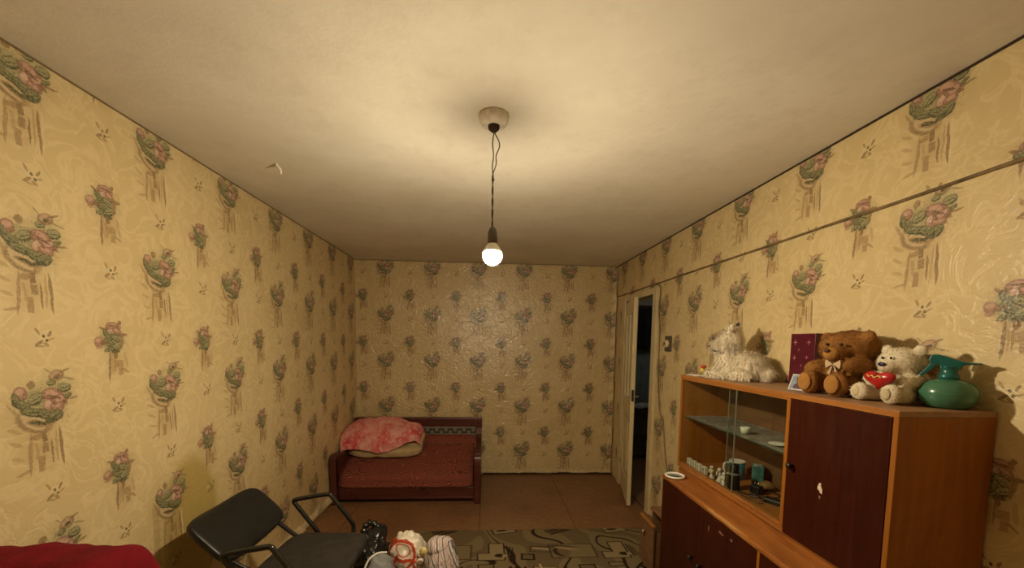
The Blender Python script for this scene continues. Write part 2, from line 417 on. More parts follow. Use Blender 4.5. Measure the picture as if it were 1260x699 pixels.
def glass_mat(name, tint=(.93,.96,.93), ior=1.45, rough=.02, dust=0.0):
    k = N(name); lw = k.n('LayerWeight'); lw.inputs[0].default_value = .5
    f0 = ((ior-1)/(ior+1))**2
    fr = k.n('Math', operation='MULTIPLY_ADD'); k.l(k.math('POWER', lw.outputs['Facing'], 5.0), fr.inputs[0]); fr.inputs[1].default_value = (1-f0)*.6; fr.inputs[2].default_value = f0
    tr = k.n('BsdfTransparent'); tr.inputs[0].default_value = (*tint, 1)
    gl = k.n('BsdfGlossy'); gl.inputs['Roughness'].default_value = rough; gl.inputs[0].default_value = (.95,.95,.95,1)
    nz = k.noise(k.coord(), 12, 3)[0]
    mx = k.n('MixShader'); k.l(k.math('MULTIPLY', fr.outputs[0], k.rng(nz, .2, .8, .85, 1.0)), mx.inputs[0]); k.l(tr.outputs[0], mx.inputs[1]); k.l(gl.outputs[0], mx.inputs[2])
    if dust:
        df = k.n('BsdfDiffuse'); df.inputs[0].default_value = (.42,.40,.34,1); m2 = k.n('MixShader')
        k.l(k.rng(k.noise(k.coord(), 14, 4)[0], .25, .75, dust*.6, dust*1.3), m2.inputs[0]); k.l(mx.outputs[0], m2.inputs[1]); k.l(df.outputs[0], m2.inputs[2]); mx = m2
    k.l(mx.outputs[0], k.out.inputs[0]); return k.m
M_glass = glass_mat('pane_glass')
M_shelfglass = glass_mat('dusty_shelf_glass', (.80,.84,.80), 1.5, .10, .45)

# ------------------------------------------------------------------ room shell
# floor: a base with painted fibreboard sheets laid on it
floor = box('floor', (-.12, NEAR-.12, -.06), (W+.12, D+.12, -.004), M_seam, kind='structure')
xs = [0.0, .28, 1.45, 2.28, W]; ys = [NEAR, .55, 1.75, 2.95, 3.87, D]
for i in range(len(xs)-1):
    for j in range(len(ys)-1):
        g = .0022; z = R.uniform(-.0008, .0008)
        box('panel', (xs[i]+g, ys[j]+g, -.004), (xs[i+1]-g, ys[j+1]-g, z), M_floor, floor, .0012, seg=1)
# ceiling
V, F, U = [], [], []
ce = box('ceiling', (-.12, NEAR-.12, H), (W+.12, D+.12, H+.12), M_ceil, kind='structure')
# left wall (u = y, v = z)
def wall_left():
    V, F, U = [], [], []
    q = [(0,NEAR,0), (0,D,0), (0,D,H), (0,NEAR,H)]
    uvquad(V, F, U, q, [(p[1]-1.998, p[2]-1.36) for p in q])
    q = [(-.12,NEAR,H), (-.12,D,H), (-.12,D,0), (-.12,NEAR,0)]
    uvquad(V, F, U, q, [(p[1], p[2]) for p in q])
    return sheet('wall_left', V, F, U, M_left)
wl = wall_left()
def wall_far():
    V, F, U = [], [], []
    q = [(-.12,D,0), (W+.12,D,0), (W+.12,D,H), (-.12,D,H)]
    uvquad(V, F, U, q, [(p[0]-.337, p[2]-1.355) for p in q])
    q = [(W+.12,D+.12,0), (-.12,D+.12,0), (-.12,D+.12,H), (W+.12,D+.12,H)]
    uvquad(V, F, U, q, [(p[0], p[2]) for p in q])
    return sheet('wall_far', V, F, U, M_wpfar)
wf = wall_far()
def wall_near():
    V, F, U = [], [], []
    q = [(W+.12,NEAR,0), (-.12,NEAR,0), (-.12,NEAR,H), (W+.12,NEAR,H)]
    uvquad(V, F, U, q, [(p[0], p[2]) for p in q])
    q = [(-.12,NEAR-.12,0), (W+.12,NEAR-.12,0), (W+.12,NEAR-.12,H), (-.12,NEAR-.12,H)]
    uvquad(V, F, U, q, [(p[0], p[2]) for p in q])
    return sheet('wall_near', V, F, U, M_wp)
wn = wall_near()
OY0, OY1, OZ = 3.70, 4.44, 2.045          # door opening in the right wall
RIDGE = 2.137
def wall_right():
    V, F, U = [], [], []
    def quad(y0, y1, z0, z1, dv=0.0, x=W, flip=False):
        q = [(x,y1,z0), (x,y0,z0), (x,y0,z1), (x,y1,z1)]
        if flip: q = q[::-1]
        uvquad(V, F, U, q, [(1.91-p[1], p[2]-1.38-dv) for p in q])
    quad(NEAR, 1.52, 0, RIDGE, .13); quad(1.52, OY0, 0, RIDGE); quad(OY1, D, 0, RIDGE); quad(OY0, OY1, OZ, RIDGE)
    quad(NEAR, D, RIDGE, H)
    for a in ((NEAR, OY0, 0, H), (OY1, D, 0, H), (OY0, OY1, OZ, H)): quad(*a, x=W+.12, flip=True)
    for q in ([(W,OY0,0),(W+.12,OY0,0),(W+.12,OY0,OZ),(W,OY0,OZ)], [(W+.12,OY1,0),(W,OY1,0),(W,OY1,OZ),(W+.12,OY1,OZ)], [(W,OY0,OZ),(W+.12,OY0,OZ),(W+.12,OY1,OZ),(W,OY1,OZ)]):
        uvquad(V, F, U, q, [(.2,.05)]*4)
    return sheet('wall_right', V, F, U, M_wp)
wr = wall_right()
# papered ridge that runs along the right wall under the ceiling
def ridge():
    bm = bmesh.new(); n = 60; prof = [(0,-.007), (-.006,-.006), (-.010,-.001), (-.008,.004), (0,.006)]; rows = []
    for i in range(n+1):
        y = NEAR + (D-NEAR)*i/n; dz = .004*noise.noise(Vector((y*3, 0, 0))); s = 1+.35*noise.noise(Vector((y*5, 4, 0)))
        rows.append([bm.verts.new((W+a*s, y, RIDGE+b*s+dz)) for a, b in prof])
    for a, b in zip(rows, rows[1:]):
        for j in range(len(prof)-1): bm.faces.new((a[j], a[j+1], b[j+1], b[j]))
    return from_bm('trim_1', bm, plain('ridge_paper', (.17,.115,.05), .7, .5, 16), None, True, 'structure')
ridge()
# dark joints where walls meet the ceiling
box('trim_2', (W-.006, NEAR, H-.007), (W, D, H), M_dark, kind='structure')
box('trim_3', (0, NEAR, H-.006), (.004, D, H), plain('joint_grime', (.20,.14,.07), .9), kind='structure')
box('trim_4', (0, D-.004, H-.006), (W, D, H), bpy.data.materials['joint_grime'], kind='structure')
# loose wallpaper flaps at the foot of the walls and the wrinkled strip in the far corner
def flap(name, path, h, lean, mat, parent, seed, nx=70, nz=5, ragged=.4, drop=0.0):
    rr = random.Random(seed); bm = bmesh.new(); rows = []
    a, b, nrm = Vector(path[0]), Vector(path[1]), Vector(path[2])
    L = (b-a).length
    uvl = bm.loops.layers.uv.new('UVMap')
    for i in range(nx+1):
        t = i/nx; base = a.lerp(b, t); s = t*L
        hh = h*(1+ragged*noise.noise(Vector((s*6, seed, 0)))+ragged*.6*noise.noise(Vector((s*21, seed, 2))))
        ll = lean*max(.12, .5+.9*noise.noise(Vector((s*4.5, seed, 7)))+.5*noise.noise(Vector((s*16, seed, 9))))
        row = []
        for j in range(nz+1):
            q = j/nz
            row.append(bm.verts.new(base + Vector((0,0,hh*q+drop)) + nrm*(.002+ll*math.sin(PI*min(1, q*1.0))*(1-q*.3) if lean > 0 else .002)))
        rows.append(row)
    for p, q in zip(rows, rows[1:]):
        for j in range(nz): bm.faces.new((p[j], q[j], q[j+1], p[j+1]))
    return from_bm(name, bm, mat, parent, True)
flap('wallpaper_flap', ((0,1.6,0), (0,4.0,0), (1,0,0)), .085, .05, M_paperback, wl, 3, 110)
flap('wallpaper_flap', ((1.44,D,.005), (W,D,.005), (0,-1,0)), .05, .030, M_paperback, wf, 5, 70)
def corner_strip():
    bm = bmesh.new(); n = 90; rows = []
    for i in range(n+1):
        z = .02 + (H-.06)*i/n
        w = .05+.014*noise.noise(Vector((z*7, 1, 0)))
        lift = .012+.014*abs(noise.noise(Vector((z*5, 3, 0))))
        x1 = W-.012+.008*noise.noise(Vector((z*6, 8, 0)))
        rows.append([bm.verts.new((x1-w, D-.002, z)), bm.verts.new((x1-w*.7, D-.004-lift*.5, z)), bm.verts.new((x1-w*.35, D-.006-lift, z)), bm.verts.new((x1, D-.02-lift*.5, z))])
    uvl = bm.loops.layers.uv.new('UVMap')
    for a, b in zip(rows, rows[1:]):
        for j in range(3):
            f = bm.faces.new((a[j], a[j+1], b[j+1], b[j]))
            for l in f.loops: l[uvl].uv = (l.vert.co.x-.337+.02, l.vert.co.z-1.355+.03)
    return from_bm('wallpaper_strip', bm, M_wp, wf, True)
corner_strip()
box('baseboard_far', (1.46, D-.014, 0), (W, D-.001, .022), M_dark, kind='structure', bevel=.004)

# door frame (architrave) and the door leaf standing ajar
fr = box('trim_5', (W-.022, OY1, 0), (W+.02, OY1+.11, OZ+.06), M_doorpaint, kind='structure', bevel=.006)
box('casing', (W-.022, OY0-.085, 0), (W+.02, OY0, OZ+.06), M_doorpaint, fr, .006)
box('casing', (W-.022, OY0, OZ), (W+.02, OY1, OZ+.06), M_doorpaint, fr, .006)
box('jamb', (W+.02, OY1-.02, 0), (W+.12, OY1, OZ), M_doorgreen, fr, .002)
box('jamb', (W+.02, OY0, 0), (W+.12, OY0+.02, OZ), M_doorgreen, fr, .002)
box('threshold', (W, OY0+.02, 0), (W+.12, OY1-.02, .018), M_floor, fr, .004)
def door():
    o = bpy.data.objects.new('door_1', None); link(o); o['kind'] = 'structure'
    o.location = (W+.004, 4.425, .022)
    tip = Vector((2.885, 3.777, 0)) - Vector((W+.004, 4.425, 0))
    o.rotation_euler = (0, 0, math.atan2(tip.y, tip.x))
    L, T, Z = tip.length, .038, 2.005       # local x along the leaf, y thickness
    box('stile', (0,-T/2,0), (.10,T/2,Z), M_doorpaint, o, .004)
    box('stile', (L-.10,-T/2,0), (L,T/2,Z), M_doorpaint, o, .004)
    for z0, z1 in ((0,.22), (.86,.98), (1.87,Z)): box('rail', (.10,-T/2,z0), (L-.10,T/2,z1), M_doorpaint, o, .004)
    box('panel', (.10,-.010,.22), (L-.10,.010,.86), M_doorgreen, o)
    box('panel_moulding', (.17,-.016,.29), (L-.17,.016,.79), M_doorpaint, o, .006)
    kf = plain('frosted_pane', (.42,.40,.27), .18, .15, 4, 0, .6)
    box('glass_pane', (.10,-.004,.98), (L-.10,.004,1.87), kf, o)
    for x0, x1 in ((.10,.118), (L-.118,L-.10)): box('glazing_bead', (x0,-.014,.98), (x1,.014,1.87), M_doorpaint, o, .003)
    box('glazing_bead', (L/2-.014,-.014,.98), (L/2+.014,.014,1.87), M_doorpaint, o, .003)
    lp = box('latch_plate', (L-.001,-.011,1.02), (L+.003,.011,1.13), M_dark, o)
    for s in (-1, 1):
        bm = bmesh.new(); add_tube(bm, smooth_path([(L-.055, s*T/2, 1.06), (L-.055, s*(T/2+.035), 1.06), (L-.075, s*(T/2+.045), 1.06), (L-.14, s*(T/2+.045), 1.058)], 5), .007)
        from_bm('handle', bm, M_chrome, o, True)
    for z in (.25, 1.6): tube('hinge', [(0.004, -T/2-.006, z), (0.004, -T/2-.006, z+.09)], .008, M_doorgreen, o)
door()
# dark hallway beyond the door
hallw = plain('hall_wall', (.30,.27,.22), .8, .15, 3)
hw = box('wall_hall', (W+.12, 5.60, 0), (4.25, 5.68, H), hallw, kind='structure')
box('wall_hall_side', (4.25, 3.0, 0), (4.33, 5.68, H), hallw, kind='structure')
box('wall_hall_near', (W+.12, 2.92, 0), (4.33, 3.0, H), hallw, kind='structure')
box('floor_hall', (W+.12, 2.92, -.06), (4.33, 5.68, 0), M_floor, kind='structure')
box('ceiling_hall', (W+.12, 2.92, H), (4.33, 5.68, H+.1), M_ceil, kind='structure')

# ------------------------------------------------------------------ cable down the door frame, switch
M_cable = plain('grey_cable', (.22,.17,.10), .6, .2)
cab = tube('cable', smooth_path([(W-.012,3.72,2.13), (W-.006,3.60,2.115), (W-.008,3.565,2.05), (W-.012,3.575,1.9), (W-.008,3.545,1.7), (W-.006,3.55,1.5), (W-.008,3.53,1.25), (W-.010,3.47,1.0), (W-.008,3.40,.93), (W-.006,3.32,.62), (W-.006,3.2,.4), (W-.008,3.05,.2), (W-.008,2.9,.01)], 6), .0055, M_cable, None, 6)
tag(cab, 'thin brown cable sagging down the wall beside the door frame', 'cable')
sw = thing('light_switch', 'dark square wall plate with a round cream switch knob beside the door', 'switch', (W, 3.37, 1.595))
box('plate', (-.012,-.058,-.065), (0,.058,.065), plain('switch_plate', (.10,.075,.045), .5), sw, .004)
Mx = Matrix.Rotation(-PI/2, 4, 'Y')
lathe('knob', [(.034,.012), (.033,.026), (.024,.034), (.010,.036)], plain('cream_knob', (.62,.50,.30), .4), sw, 20, Mx)
box('lever', (-.047,-.006,-.012), (-.035,.006,.012), plain('brown_lever', (.12,.07,.03), .4), sw, .002)

# ------------------------------------------------------------------ hanging bulb
lamp = thing('pendant_bulb', 'bare glowing light bulb hanging on a twisted cord from the ceiling', 'light bulb', (1.513, 1.715, H))
rose_m = plain('old_plaster_rose', (.74,.68,.57), .7, .2, 30, .3)
lathe('ceiling_rose', [(.060,0), (.062,-.008), (.057,-.026), (.046,-.040), (.030,-.043), (.026,-.040)][::-1], rose_m, lamp, 28)
lathe('rose_core', [(.024,-.036), (.022,-.052), (.012,-.062)][::-1], M_dark, lamp, 16)
cord_m = plain('brown_cord', (.085,.055,.03), .6, .3, 60)
zs = lambda z: z-H
bm = bmesh.new(); pts1 = []; pts2 = []
for i in range(60):
    t = i/59; z = -.062 - t*(H-.062-2.052); a = t*26
    w = .0022
    pts1.append((w*math.cos(a)-.002, w*math.sin(a), z))
    bow = .024*math.exp(-((t-.14)/.12)**2) + .010*math.exp(-((t-.32)/.07)**2)
    pts2.append((-w*math.cos(a)-.002+bow, -w*math.sin(a), z))
add_tube(bm, pts1, .0022, 6); from_bm('cord_strand', bm, cord_m, lamp, True)
bm = bmesh.new(); add_tube(bm, pts2, .0022, 6); from_bm('cord_strand', bm, cord_m, lamp, True)
ell('knot', (-.001,0,zs(2.245)), (.006,.006,.008), cord_m, lamp)
lathe('socket', [(.008,zs(2.058)), (.014,zs(2.05)), (.019,zs(2.036)), (.020,zs(1.998)), (.0185,zs(1.992))][::-1], plain('bakelite_socket', (.10,.08,.06), .4), lamp, 20)
bulb_r = .040; BZ = zs(1.943)
lathe('bulb_collar', [(.0378,BZ+.0134), (.034,BZ+.025), (.022,BZ+.044), (.015,BZ+.052)], plain('white_bulb_collar', (.82,.80,.74), .4, .03), lamp, 24)
k = N('lit_bulb'); e = k.n('Emission'); e.inputs[0].default_value = (*BULB_COLOR, 1); e.inputs[1].default_value = BULB_POWER; k.l(e.outputs[0], k.out.inputs[0])
prof = []
for i in range(9):
    a = -PI/2 + (PI/2+.34)*i/8
    prof.append((max(.002, bulb_r*math.cos(a)), BZ+bulb_r*math.sin(a)))
lathe('bulb_glass', prof, k.m, lamp, 16)

# scrap of paint hanging from the ceiling, dark nick
cs = tag(tube('paint_flake', smooth_path([(.395,2.27,H), (.40,2.275,H-.012), (.412,2.278,H-.03), (.413,2.28,H-.05)], 4), [.006]*4+[.008]*4+[.006]*4+[.003], M_white, None, 6), 'small white paint flake dangling from the left side of the ceiling', 'paint flake')

# ------------------------------------------------------------------ rug
def rug_mat():
    k = N('rug_pattern'); co = k.coord('Object')
    w = k.vmath('MULTIPLY_ADD', k.vmath('SUBTRACT', k.noise(co, 40, 2)[1], (.5,.5,.5)), (.012,.012,0), co)
    a = k.noise(co, 1.5, 1, .4, .5)[0]
    band = k.math('PINGPONG', k.math('MULTIPLY', a, 6.0), .5)
    T1, T2, T3, DK, LT = (.185,.14,.072), (.135,.098,.052), (.26,.20,.105), (.018,.010,.006), (.42,.33,.18)
    col = k.mix(k.math('GREATER_THAN', band, .27), T1, T2)
    col = k.mix(k.rng(band, .045, .030, 0, 1.0), col, DK)
    q = k.vmath('WRAP', w, (.47, .40, 1), (-.47, -.40, -1))
    def R_(x, y, rx, ry, an, c, a=1.0): return ('rect', x, y, rx, ry, an, c, a)
    els = [R_(-.32,.20,.062,.10,0,DK), R_(-.32,.20,.052,.09,0,T3), R_(-.36,.10,.105,.052,0,DK), R_(-.36,.10,.095,.043,0,T3), R_(-.32,.13,.05,.05,0,T3),
           R_(-.235,.17,.006,.09,4,DK), R_(-.215,.165,.005,.08,4,DK), R_(-.195,.16,.004,.07,4,DK), ('fill',-.30,.115,.035,.026,0,DK,1), ('fill',-.262,.112,.018,.018,0,LT,.7),
           R_(.02,.20,.085,.045,-6,DK), R_(.02,.20,.078,.038,-6,T2), R_(.02,.205,.065,.009,-12,LT), 
           R_(-.09,.09,.052,.045,-4,DK), R_(-.09,.09,.037,.030,-4,T2), R_(-.40,-.03,.06,.03,3,DK), R_(-.40,-.03,.05,.02,3,T1),
           R_(.26,.17,.175,.105,0,DK), R_(.26,.17,.165,.096,0,T1), ('fill',.16,.15,.05,.07,30,DK,.9), ('fill',.19,.15,.045,.06,30,T2,1), ('fill',.20,.22,.11,.03,-12,DK,.8), ('fill',.22,.205,.10,.022,-12,T3,1),
           R_(-.22,-.07,.012,.035,20,DK), R_(-.19,-.07,.012,.035,-20,DK), R_(-.16,-.075,.012,.03,20,DK), R_(-.13,-.07,.010,.03,-20,DK),
           R_(.02,-.10,.09,.06,-4,DK), R_(.02,-.10,.082,.052,-4,T3), ('fill',.03,-.09,.04,.022,0,DK,1), R_(-.01,-.05,.008,.04,8,LT),
           R_(.32,-.06,.06,.035,0,DK), R_(.32,-.06,.048,.023,0,T2), R_(.18,-.26,.10,.012,25,DK), R_(.20,-.29,.10,.012,25,DK), R_(.22,-.32,.10,.012,25,DK), R_(-.25,-.28,.10,.06,12,DK), R_(-.25,-.28,.09,.05,12,T3), ('fill',-.27,-.28,.05,.022,10,DK,1)]
    col = paint(k, col, q, els)
    pile = k.noise(co, 260, 2)[0]
    col = k.mix(k.rng(pile, .3, .7, 0, .12), col, T2)
    return k.bsdf(col, .95, k.bump(pile, .6, .004), .1)
def rug():
    bm = bmesh.new(); nx, ny = 60, 60; rows = []
    X0, X1, Y0, Y1 = -.95, .95, -1.35, 1.35
    for i in range(nx+1):
        row = []
        for j in range(ny+1):
            x, y = X0+(X1-X0)*i/nx, Y0+(Y1-Y0)*j/ny
            e = min(i, nx-i, j, ny-j); z = .009 if e > 0 else .001
            row.append(bm.verts.new((x + (.006*noise.noise(Vector((y*4,1,0))) if i in (0, nx) else 0), y + (.006*noise.noise(Vector((x*4,5,0))) if j in (0, ny) else 0), z + (.002*noise.noise(Vector((x*3,y*3,0))) if e > 0 else 0))))
        rows.append(row)
    for a, b in zip(rows, rows[1:]):
        for j in range(ny): bm.faces.new((a[j], b[j], b[j+1], a[j+1]))
    o = from_bm('rug', bm, rug_mat(), None, True)
    o.location = (1.905, 2.0, .001); tag(o, 'brown patterned rug with dark geometric outlines on the floor', 'rug')
rug()

# ------------------------------------------------------------------ sofa
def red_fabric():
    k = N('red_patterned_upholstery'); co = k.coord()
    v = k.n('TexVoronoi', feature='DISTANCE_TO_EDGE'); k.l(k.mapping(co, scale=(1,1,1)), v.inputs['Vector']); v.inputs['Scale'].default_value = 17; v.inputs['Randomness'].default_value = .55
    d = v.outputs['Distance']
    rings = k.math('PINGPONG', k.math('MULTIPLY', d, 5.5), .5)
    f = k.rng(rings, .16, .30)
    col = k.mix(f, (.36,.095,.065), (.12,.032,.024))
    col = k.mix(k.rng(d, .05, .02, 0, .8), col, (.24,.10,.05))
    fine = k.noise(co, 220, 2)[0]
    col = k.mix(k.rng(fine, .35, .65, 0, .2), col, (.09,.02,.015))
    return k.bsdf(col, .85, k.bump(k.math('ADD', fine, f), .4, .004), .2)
def strip_fabric():
    k = N('grey_meander_strip'); co = k.coord(); s = k.n('SeparateXYZ'); k.l(co, s.inputs[0])
    x = k.math('PINGPONG', s.outputs[0], .052)
    z = s.outputs[2]
    zig = k.math('COMPARE', z, k.math('MULTIPLY_ADD', k.math('GREATER_THAN', x, .026), .035, .545), .011)
    step = k.math('MULTIPLY', k.math('COMPARE', x, .026, .008), k.math('COMPARE', z, .562, .026))
    f = k.math('MAXIMUM', zig, step)
    col = k.mix(f, (.22,.19,.15), (.05,.05,.045))
    return k.bsdf(col, .9, None, .2)
sofa = thing('sofa', 'small red patterned sofa with dark mahogany frame against the far wall', 'sofa', (0,0,0))
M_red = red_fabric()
def strip_prof(name, prof, x0, x1, mat, parent, puff=.0, nx=24):
    """closed profile (y,z) swept along x"""
    bm = bmesh.new(); rows = []; n = len(prof)
    cy = sum(p[0] for p in prof)/n; cz = sum(p[1] for p in prof)/n
    for i in range(nx+1):
        t = i/nx; e = min(t, 1-t); s = 1-.06*math.exp(-e*40)
        rows.append([bm.verts.new((x0+(x1-x0)*t, cy+(y-cy)*s, cz+(z-cz)*s)) for y, z in prof])
    for a, b in zip(rows, rows[1:]):
        for j in range(n): bm.faces.new((a[j], a[(j+1) % n], b[(j+1) % n], b[j]))
    bm.faces.new(rows[0][::-1]); bm.faces.new(rows[-1])
    bmesh.ops.recalc_face_normals(bm, faces=list(bm.faces))
    return from_bm(name, bm, mat, parent, True)
def rounded(pts, n=4, closed=True): return [(v.x, v.y) for v in smooth_path([Vector((a, b, 0)) for a, b in pts], n, closed)]
SX0, SX1 = .075, 1.372
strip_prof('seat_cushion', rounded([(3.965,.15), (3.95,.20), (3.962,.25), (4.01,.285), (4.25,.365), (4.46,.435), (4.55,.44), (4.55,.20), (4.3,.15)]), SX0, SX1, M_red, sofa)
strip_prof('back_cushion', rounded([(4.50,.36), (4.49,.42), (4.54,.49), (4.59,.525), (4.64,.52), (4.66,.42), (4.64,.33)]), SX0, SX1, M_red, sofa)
box('back_strip', (SX0-.01,4.655,.48), (SX1+.01,4.69,.625), strip_fabric(), sofa, .006)
box('top_rail', (.02,4.64,.615), (1.455,4.72,.715), M_sofaw, sofa, .012)
for x0 in (.02, 1.385): box('back_post', (x0,4.66,.02), (x0+.065,4.73,.70), M_sofaw, sofa, .01)
armp = rounded([(3.90,.44), (3.92,.475), (3.98,.485), (4.2,.465), (4.45,.46), (4.60,.50), (4.665,.60), (4.67,.58), (4.67,.10), (4.40,.07), (4.1,.07), (3.98,.10), (3.92,.20), (3.895,.36)], 3)
for x0 in (.012, 1.385):
    bm = bmesh.new(); add_prism(bm, armp, (x0+.033,0,0), (0,1,0), (0,0,1), (1,0,0), .062); from_bm('arm', bm, M_sofaw, sofa)
for x0 in (.012, 1.385): box('arm_post', (x0,3.905,.0), (x0+.064,3.965,.46), M_sofaw, sofa, .012)
box('front_rail', (.075,3.955,.03), (1.386,4.0,.155), M_sofaw, sofa, .008)
box('rail_ledge', (.075,3.945,.045), (1.386,3.965,.06), M_sofaw, sofa, .004)
for x in (.02, 1.39): box('foot', (x,4.66,0), (x+.05,4.71,.03), M_sofaw, sofa, .004)

# bedding + towel on the sofa
def sheet_grid(name, fn, nu, nv, mat, parent=None, thick=.006):
    V = []; F = []
    for i in range(nu+1):
        for j in range(nv+1): V.append(fn(i/nu, j/nv))
    for i in range(nu):
        for j in range(nv):
            a = i*(nv+1)+j; F.append((a, a+nv+1, a+nv+2, a+1))
    o = pyd(name, V, F, mat, parent, True)
    if thick:
        md = o.modifiers.new('solid', 'SOLIDIFY'); md.thickness = thick; md.offset = 0
    return o
M_cream = fabric('cream_bedding', (.50,.38,.20), .18, 8)
def lump(name, c, r, mat, parent=None, p=3.0, amp=.02, fs=6, seed=0, u=40, v=26, M=None, floor=None, ridge=False):
    """superellipsoid with soft folds"""
    bm = bmesh.new(); bmesh.ops.create_uvsphere(bm, u_segments=u, v_segments=v, radius=1)
    for q in bm.verts:
        n = q.co.copy(); m = (abs(n.x)**p+abs(n.y)**p+abs(n.z)**p)**(-1/p)
        co = Vector((n.x*m*r[0], n.y*m*r[1], n.z*m*r[2]))
        w = co*fs+Vector((seed*3.1, seed*1.7, seed))
        nz = noise.noise(w)+.5*noise.noise(w*2.1)
        if ridge: nz = (abs(noise.noise(w))*2-.5) + .6*(abs(noise.noise(w*2.3+Vector((5,5,5))))*2-.5)
        co += n*nz*amp
        if M is not None: co = M @ co
        co += Vector(c)
        if floor is not None: co.z = max(co.z, floor)
        q.co = co
    return from_bm(name, bm, mat, parent, True)
bed = thing('folded_blanket', 'cream folded bedding lying on the left half of the red sofa', 'blanket', (0,0,0))
tilt = Matrix.Rotation(math.radians(28), 3, 'X')
lump('fold', (.44,4.36,.455), (.385,.17,.055), M_cream, bed, 4, .012, 7, 1, M=Matrix.Rotation(math.radians(14),3,'X'))
lump('fold', (.30,4.33,.515), (.20,.14,.045), M_cream, bed, 4, .012, 8, 2, M=Matrix.Rotation(math.radians(22),3,'X'))
lump('fold', (.66,4.42,.515), (.17,.14,.05), M_cream, bed, 4, .012, 8, 4, M=Matrix.Rotation(math.radians(24),3,'X'))
lump('fold', (.36,4.50,.59), (.22,.10,.075), M_cream, bed, 3, .012, 8, 3, M=tilt)
def towel_mat():
    k = N('pink_floral_towel'); co = k.coord()
    w = k.vmath('MULTIPLY_ADD', k.vmath('SUBTRACT', k.noise(co, 12, 3)[1], (.5,.5,.5)), (.12,.12,.12), co)
    a = k.noise(w, 8, 2, .5)[0]; b = k.noise(w, 22, 3, .6)[0]
    col = k.mix(k.rng(a, .38, .62), (.66,.12,.13), (.74,.34,.30))
    col = k.mix(k.rng(b, .52, .62, 0, .75), col, (.78,.46,.40))
    col = k.mix(k.rng(a, .36, .30, 0, .8), col, (.58,.05,.08))
    return k.bsdf(col, .95, k.bump(k.noise(co, 260, 2)[0], .5, .004), .1)
def towel_fn(u, v):
    x = .015 + .80*u
    prof = [Vector((4.165,.455)), Vector((4.18,.55)), Vector((4.28,.655)), Vector((4.42,.735)), Vector((4.545,.745)), Vector((4.63,.69))]
    t = v*(len(prof)-1); i = min(int(t), len(prof)-2); p = prof[i].lerp(prof[i+1], t-i)
    y, z = p.x, p.y
    env = 1-.12*(1-min(1, u/.25))**2*2 - .0
    rightdrop = max(0, (u-.55)/.45)
    z -= .17*rightdrop**1.1*v; y += .10*rightdrop*(1-v)
    z += (.085*rightdrop)*(1-v)
    z -= .12*max(0, (.3-u)/.3)**1.3*v
    z += .03*noise.noise(Vector((x*6, y*6, 1)))*(.4+v*.6) + .014*noise.noise(Vector((x*17, y*15, 5)))
    z += .02*math.sin(u*9)*(1-v)
    y -= .018*abs(noise.noise(Vector((x*9, z*7, 2))))
    if u > .93: z -= (u-.93)*.9
    return (x+.02*noise.noise(Vector((z*9, y*4, 8))), y, z)
tag(sheet_grid('towel', towel_fn, 60, 34, towel_mat()), 'pink and white floral towel draped over the cream bedding on the sofa', 'towel')

# ------------------------------------------------------------------ wall unit
UX0, UX1, UY0, UY1, UZ0, UZ1 = 2.711, 3.024, 1.118, 2.475, .826, 1.404
T = .018
unit = thing('glass_fronted_cabinet', 'orange veneer upper cabinet with sliding glass front and dark mahogany door', 'cabinet', (0,0,0))
box('top_panel', (UX0,UY0,UZ1-T), (UX1,UY1,UZ1), [M_top], unit, .002)
box('top_edge', (UX0-.002,UY0,UZ1-T-.002), (UX0,UY1,UZ1-.001), M_orange, unit)
box('bottom_panel', (UX0,UY0+T,UZ0), (UX1,UY1-T,UZ0+T), M_orange, unit, .002)
box('side_panel', (UX0,UY0,UZ0), (UX1,UY0+T,UZ1-T), M_orange_side, unit, .002)
box('side_panel', (UX0,UY1-T,UZ0), (UX1,UY1,UZ1-T), M_orange_side, unit, .002)
DV = 1.56
box('divider', (UX0,DV-.010,UZ0+T), (UX1-.012,DV+.010,UZ1-T), M_orange_side, unit, .002)
box('back_panel', (UX1-.010,UY0+T,UZ0+T), (UX1-.002,UY1-T,UZ1-T), M_backp, unit)
box('plinth', (UX0+.012,UY0,.778), (UX1,UY1,UZ0), M_worn, unit, .002)
box('glass_rail', (UX0+.002,DV+.010,UZ0+T), (UX0+.03,UY1-T,UZ0+T+.012), M_worn, unit, .003)
box('glass_rail', (UX0+.002,DV+.010,UZ1-T-.014), (UX0+.03,UY1-T,UZ1-T), M_orange, unit, .003)
gp = box('glass_pane', (UX0+.006,1.915,UZ0+T+.006), (UX0+.010,UY1-T-.002,UZ1-T-.006), M_glass, unit)
box('pane_edge', (UX0+.0055,1.912,UZ0+T+.006), (UX0+.0105,1.915,UZ1-T-.006), plain('polished_glass_edge', (.20,.22,.17), .15, .1, 8, 0, .8), gp)
gp2 = box('glass_pane', (UX0+.016,DV+.012,UZ0+T+.006), (UX0+.020,1.985,UZ1-T-.006), M_glass, unit)
box('pane_edge', (UX0+.0155,1.985,UZ0+T+.006), (UX0+.0205,1.988,UZ1-T-.006), bpy.data.materials['polished_glass_edge'], gp2)
gs = box('glass_shelf', (UX0+.028,DV+.012,1.140), (UX1-.014,UY1-T-.002,1.146), M_shelfglass, unit)
box('shelf_edge', (UX0+.026,DV+.012,1.140), (UX0+.028,UY1-T-.002,1.146), plain('green_glass_edge', (.05,.07,.05), .2), gs)
dr = box('door', (UX0-.001,UY0+T+.002,UZ0+.004), (UX0+.017,DV-.011,UZ1-T-.004), M_mahog, unit, .0015)
Mknob = Matrix.Translation((UX0-.001,1.515,1.118)) @ Matrix.Rotation(-PI/2, 4, 'Y')
lathe('knob', [(.006,0), (.006,.010), (.012,.014), (.012,.022), (.007,.026)], M_blackpl, dr, 14, Mknob)
